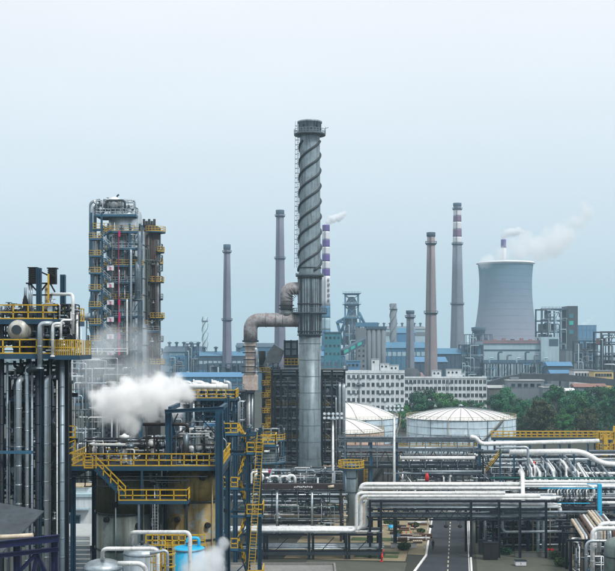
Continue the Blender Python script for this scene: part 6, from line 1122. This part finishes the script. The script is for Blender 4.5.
# ================================================================ STEAM AND HAZE
def steam(name, label, blobs, rho, scale, k=.8, colr=(.96, .97, .98), grow=1.18, lo=.05, hi=.35, step=.35, stretch=(1, 1, 1), group=None, aniso=.2):
    cx_ = sum(b_[0][0] for b_ in blobs)/len(blobs); cy_ = sum(b_[0][1] for b_ in blobs)/len(blobs); cz_ = min(b_[0][2]-b_[1] for b_ in blobs); org = (cx_, cy_, cz_); bm = bmesh.new()
    for p, r in blobs: bmesh.ops.create_icosphere(bm, subdivisions=2, radius=r*grow, matrix=Matrix.Translation((p[0]-cx_, p[1]-cy_, p[2]-cz_)))
    me = bpy.data.meshes.new(name); bm.to_mesh(me); bm.free(); o = bpy.data.objects.new(name, me); col.objects.link(o); md = o.modifiers.new('r', 'REMESH'); md.mode = 'VOXEL'; md.voxel_size = min(b_[1] for b_ in blobs)*.3
    nm = bpy.data.meshes.new_from_object(o.evaluated_get(bpy.context.evaluated_depsgraph_get())); o.modifiers.clear(); o.data = nm; o.location = org
    m = bpy.data.materials.new(name); m.use_nodes = True; t = m.node_tree; t.nodes.clear(); n = t.nodes.new; l = t.links.new; out = n('ShaderNodeOutputMaterial'); pv = n('ShaderNodeVolumePrincipled'); l(pv.outputs[0], out.inputs['Volume']); pv.inputs['Color'].default_value = (*colr, 1); pv.inputs['Anisotropy'].default_value = aniso
    tc = n('ShaderNodeTexCoord'); cur = None
    nw = n('ShaderNodeTexNoise'); nw.inputs['Scale'].default_value = scale*.5; nw.inputs['Detail'].default_value = 2; l(tc.outputs['Object'], nw.inputs['Vector'])
    ws = n('ShaderNodeVectorMath'); ws.operation = 'SUBTRACT'; l(nw.outputs['Color'], ws.inputs[0]); ws.inputs[1].default_value = (.5, .5, .5); wm = n('ShaderNodeVectorMath'); wm.operation = 'MULTIPLY_ADD'; l(ws.outputs[0], wm.inputs[0]); wm.inputs[1].default_value = (blobs[0][1]*.9,)*3; l(tc.outputs['Object'], wm.inputs[2])
    for p, r in blobs:
        d = n('ShaderNodeVectorMath'); d.operation = 'DISTANCE'; l(wm.outputs[0], d.inputs[0]); d.inputs[1].default_value = (p[0]-cx_, p[1]-cy_, p[2]-cz_); q = n('ShaderNodeMath'); q.operation = 'MULTIPLY_ADD'; l(d.outputs['Value'], q.inputs[0]); q.inputs[1].default_value = -1/r; q.inputs[2].default_value = 1
        if cur is None: cur = q.outputs[0]
        else: mxn = n('ShaderNodeMath'); mxn.operation = 'SMOOTH_MAX'; l(cur, mxn.inputs[0]); l(q.outputs[0], mxn.inputs[1]); mxn.inputs[2].default_value = .15; cur = mxn.outputs[0]
    mp = n('ShaderNodeMapping'); mp.inputs['Scale'].default_value = stretch; l(tc.outputs['Object'], mp.inputs[0]); nz = n('ShaderNodeTexNoise'); nz.inputs['Scale'].default_value = scale; nz.inputs['Detail'].default_value = 6; nz.inputs['Roughness'].default_value = .6; l(mp.outputs[0], nz.inputs['Vector'])
    a = n('ShaderNodeMath'); a.operation = 'MULTIPLY_ADD'; l(nz.outputs[0], a.inputs[0]); a.inputs[1].default_value = k*2; a.inputs[2].default_value = -k; s_ = n('ShaderNodeMath'); l(a.outputs[0], s_.inputs[0]); l(cur, s_.inputs[1])
    r = n('ShaderNodeMapRange'); r.interpolation_type = 'SMOOTHSTEP'; r.inputs['From Min'].default_value = lo; r.inputs['From Max'].default_value = hi; r.inputs['To Max'].default_value = rho; l(s_.outputs[0], r.inputs[0]); l(r.outputs[0], pv.inputs['Density'])
    nm.materials.clear(); nm.materials.append(m); m.cycles.volume_step_rate = step; return tag(o, label, 'steam', group)
def BL(lst, D): return [((X(a, D+dy), D+dy, Z(y, D+dy)), r*S(D)) for a, y, r, dy in lst]
steam('steam_cloud', 'big white billowing steam cloud rising behind the deck with the dark header pipe', BL([(131, 440, 6, 0), (133, 430, 10, 0), (128, 419, 16, 0), (112, 408, 20, 1), (102, 399, 17, 2), (118, 397, 17, -1), (133, 400, 21, 0), (128, 388, 14, 1), (149, 393, 20, 0), (150, 410, 17, 1), (166, 397, 19, -1), (160, 384, 14, 2), (178, 388, 16, 1), (188, 394, 11, 2), (172, 408, 14, 1)], 126), 1.5, .9, 1.0, step=.3, colr=(1, 1, 1), aniso=0, lo=.0, hi=.8, grow=1.4)
steam('thin_steam', 'thin bluish veil of steam drifting over the lower column', BL([(100, 375, 34, 0), (130, 368, 36, 2), (155, 372, 30, 1), (110, 350, 28, 2), (138, 345, 24, 2), (160, 350, 20, 1), (84, 385, 24, 0)], 160), .16, .2, 1.3, lo=0, hi=.8, step=.7, colr=(.93, .97, 1))
steam('steam_wisp', 'low puff of white steam drifting in front of the cyan tank', BL([(206, 572, 18, 0), (199, 560, 14, 0), (214, 556, 14, 1), (192, 570, 14, -1), (223, 544, 9, 2), (216, 566, 14, 0)], 96.5), 1.4, .8, .7, lo=0, hi=.55, step=.4)
steam('tower_plume', 'broad pale vapour plume drifting right from the cooling tower rim', BL([(488, 262, 9, 0), (503, 259, 12, 0), (520, 254, 15, 5), (537, 250, 18, 10), (553, 243, 18, 15), (567, 234, 16, 20), (578, 223, 13, 25), (585, 213, 10, 30), (528, 240, 10, 10), (545, 232, 9, 12), (512, 247, 9, 8), (540, 240, 11, 12), (556, 230, 10, 16), (582, 206, 7, 30)], 1185), .075, .034, 1.25, lo=0, hi=.55, step=.5, colr=(1, 1, 1))
steam('chimney_plume', 'small white puff leaving the distant violet topped chimney', BL([(503, 237, 4.5, 0), (507, 234, 5.5, 0), (512, 232, 6, 3), (518, 231, 5, 5), (523, 232, 4, 6)], 1500), .3, .07, 1.0, lo=0, hi=.5, grow=1.3, step=.5)
steam('chimney_plume', 'white plume trailing right from the violet striped chimney', BL([(328, 223, 4.5, 0), (332, 220, 5.5, 0), (337, 217.5, 5.5, 2), (341, 215.5, 4.5, 3), (345, 213, 3, 3)], 900), .8, .12, 1.0, lo=0, hi=.5, grow=1.3, step=.5)
steam('shed_vapour', 'tiny wisp of vapour over the far blue block', BL([(584, 325, 4, 0), (588, 321, 3, 3), (592, 318, 2, 5)], 1310), .1, .06, .7, step=.8)
hz = MB().box(-2450, 2450, -250, 4200, -1.5, 215).build('haze', 'ground'); hz['kind'] = 'stuff'
m = bpy.data.materials.new('haze'); m.use_nodes = True; t = m.node_tree; t.nodes.clear(); o_ = t.nodes.new('ShaderNodeOutputMaterial'); pv = t.nodes.new('ShaderNodeVolumePrincipled'); t.links.new(pv.outputs[0], o_.inputs['Volume'])
pv.inputs['Color'].default_value = (.62, .85, 1, 1); pv.inputs['Density'].default_value = .0002; pv.inputs['Anisotropy'].default_value = .1; m.cycles.homogeneous_volume = True
hz.data.materials.clear(); hz.data.materials.append(m)
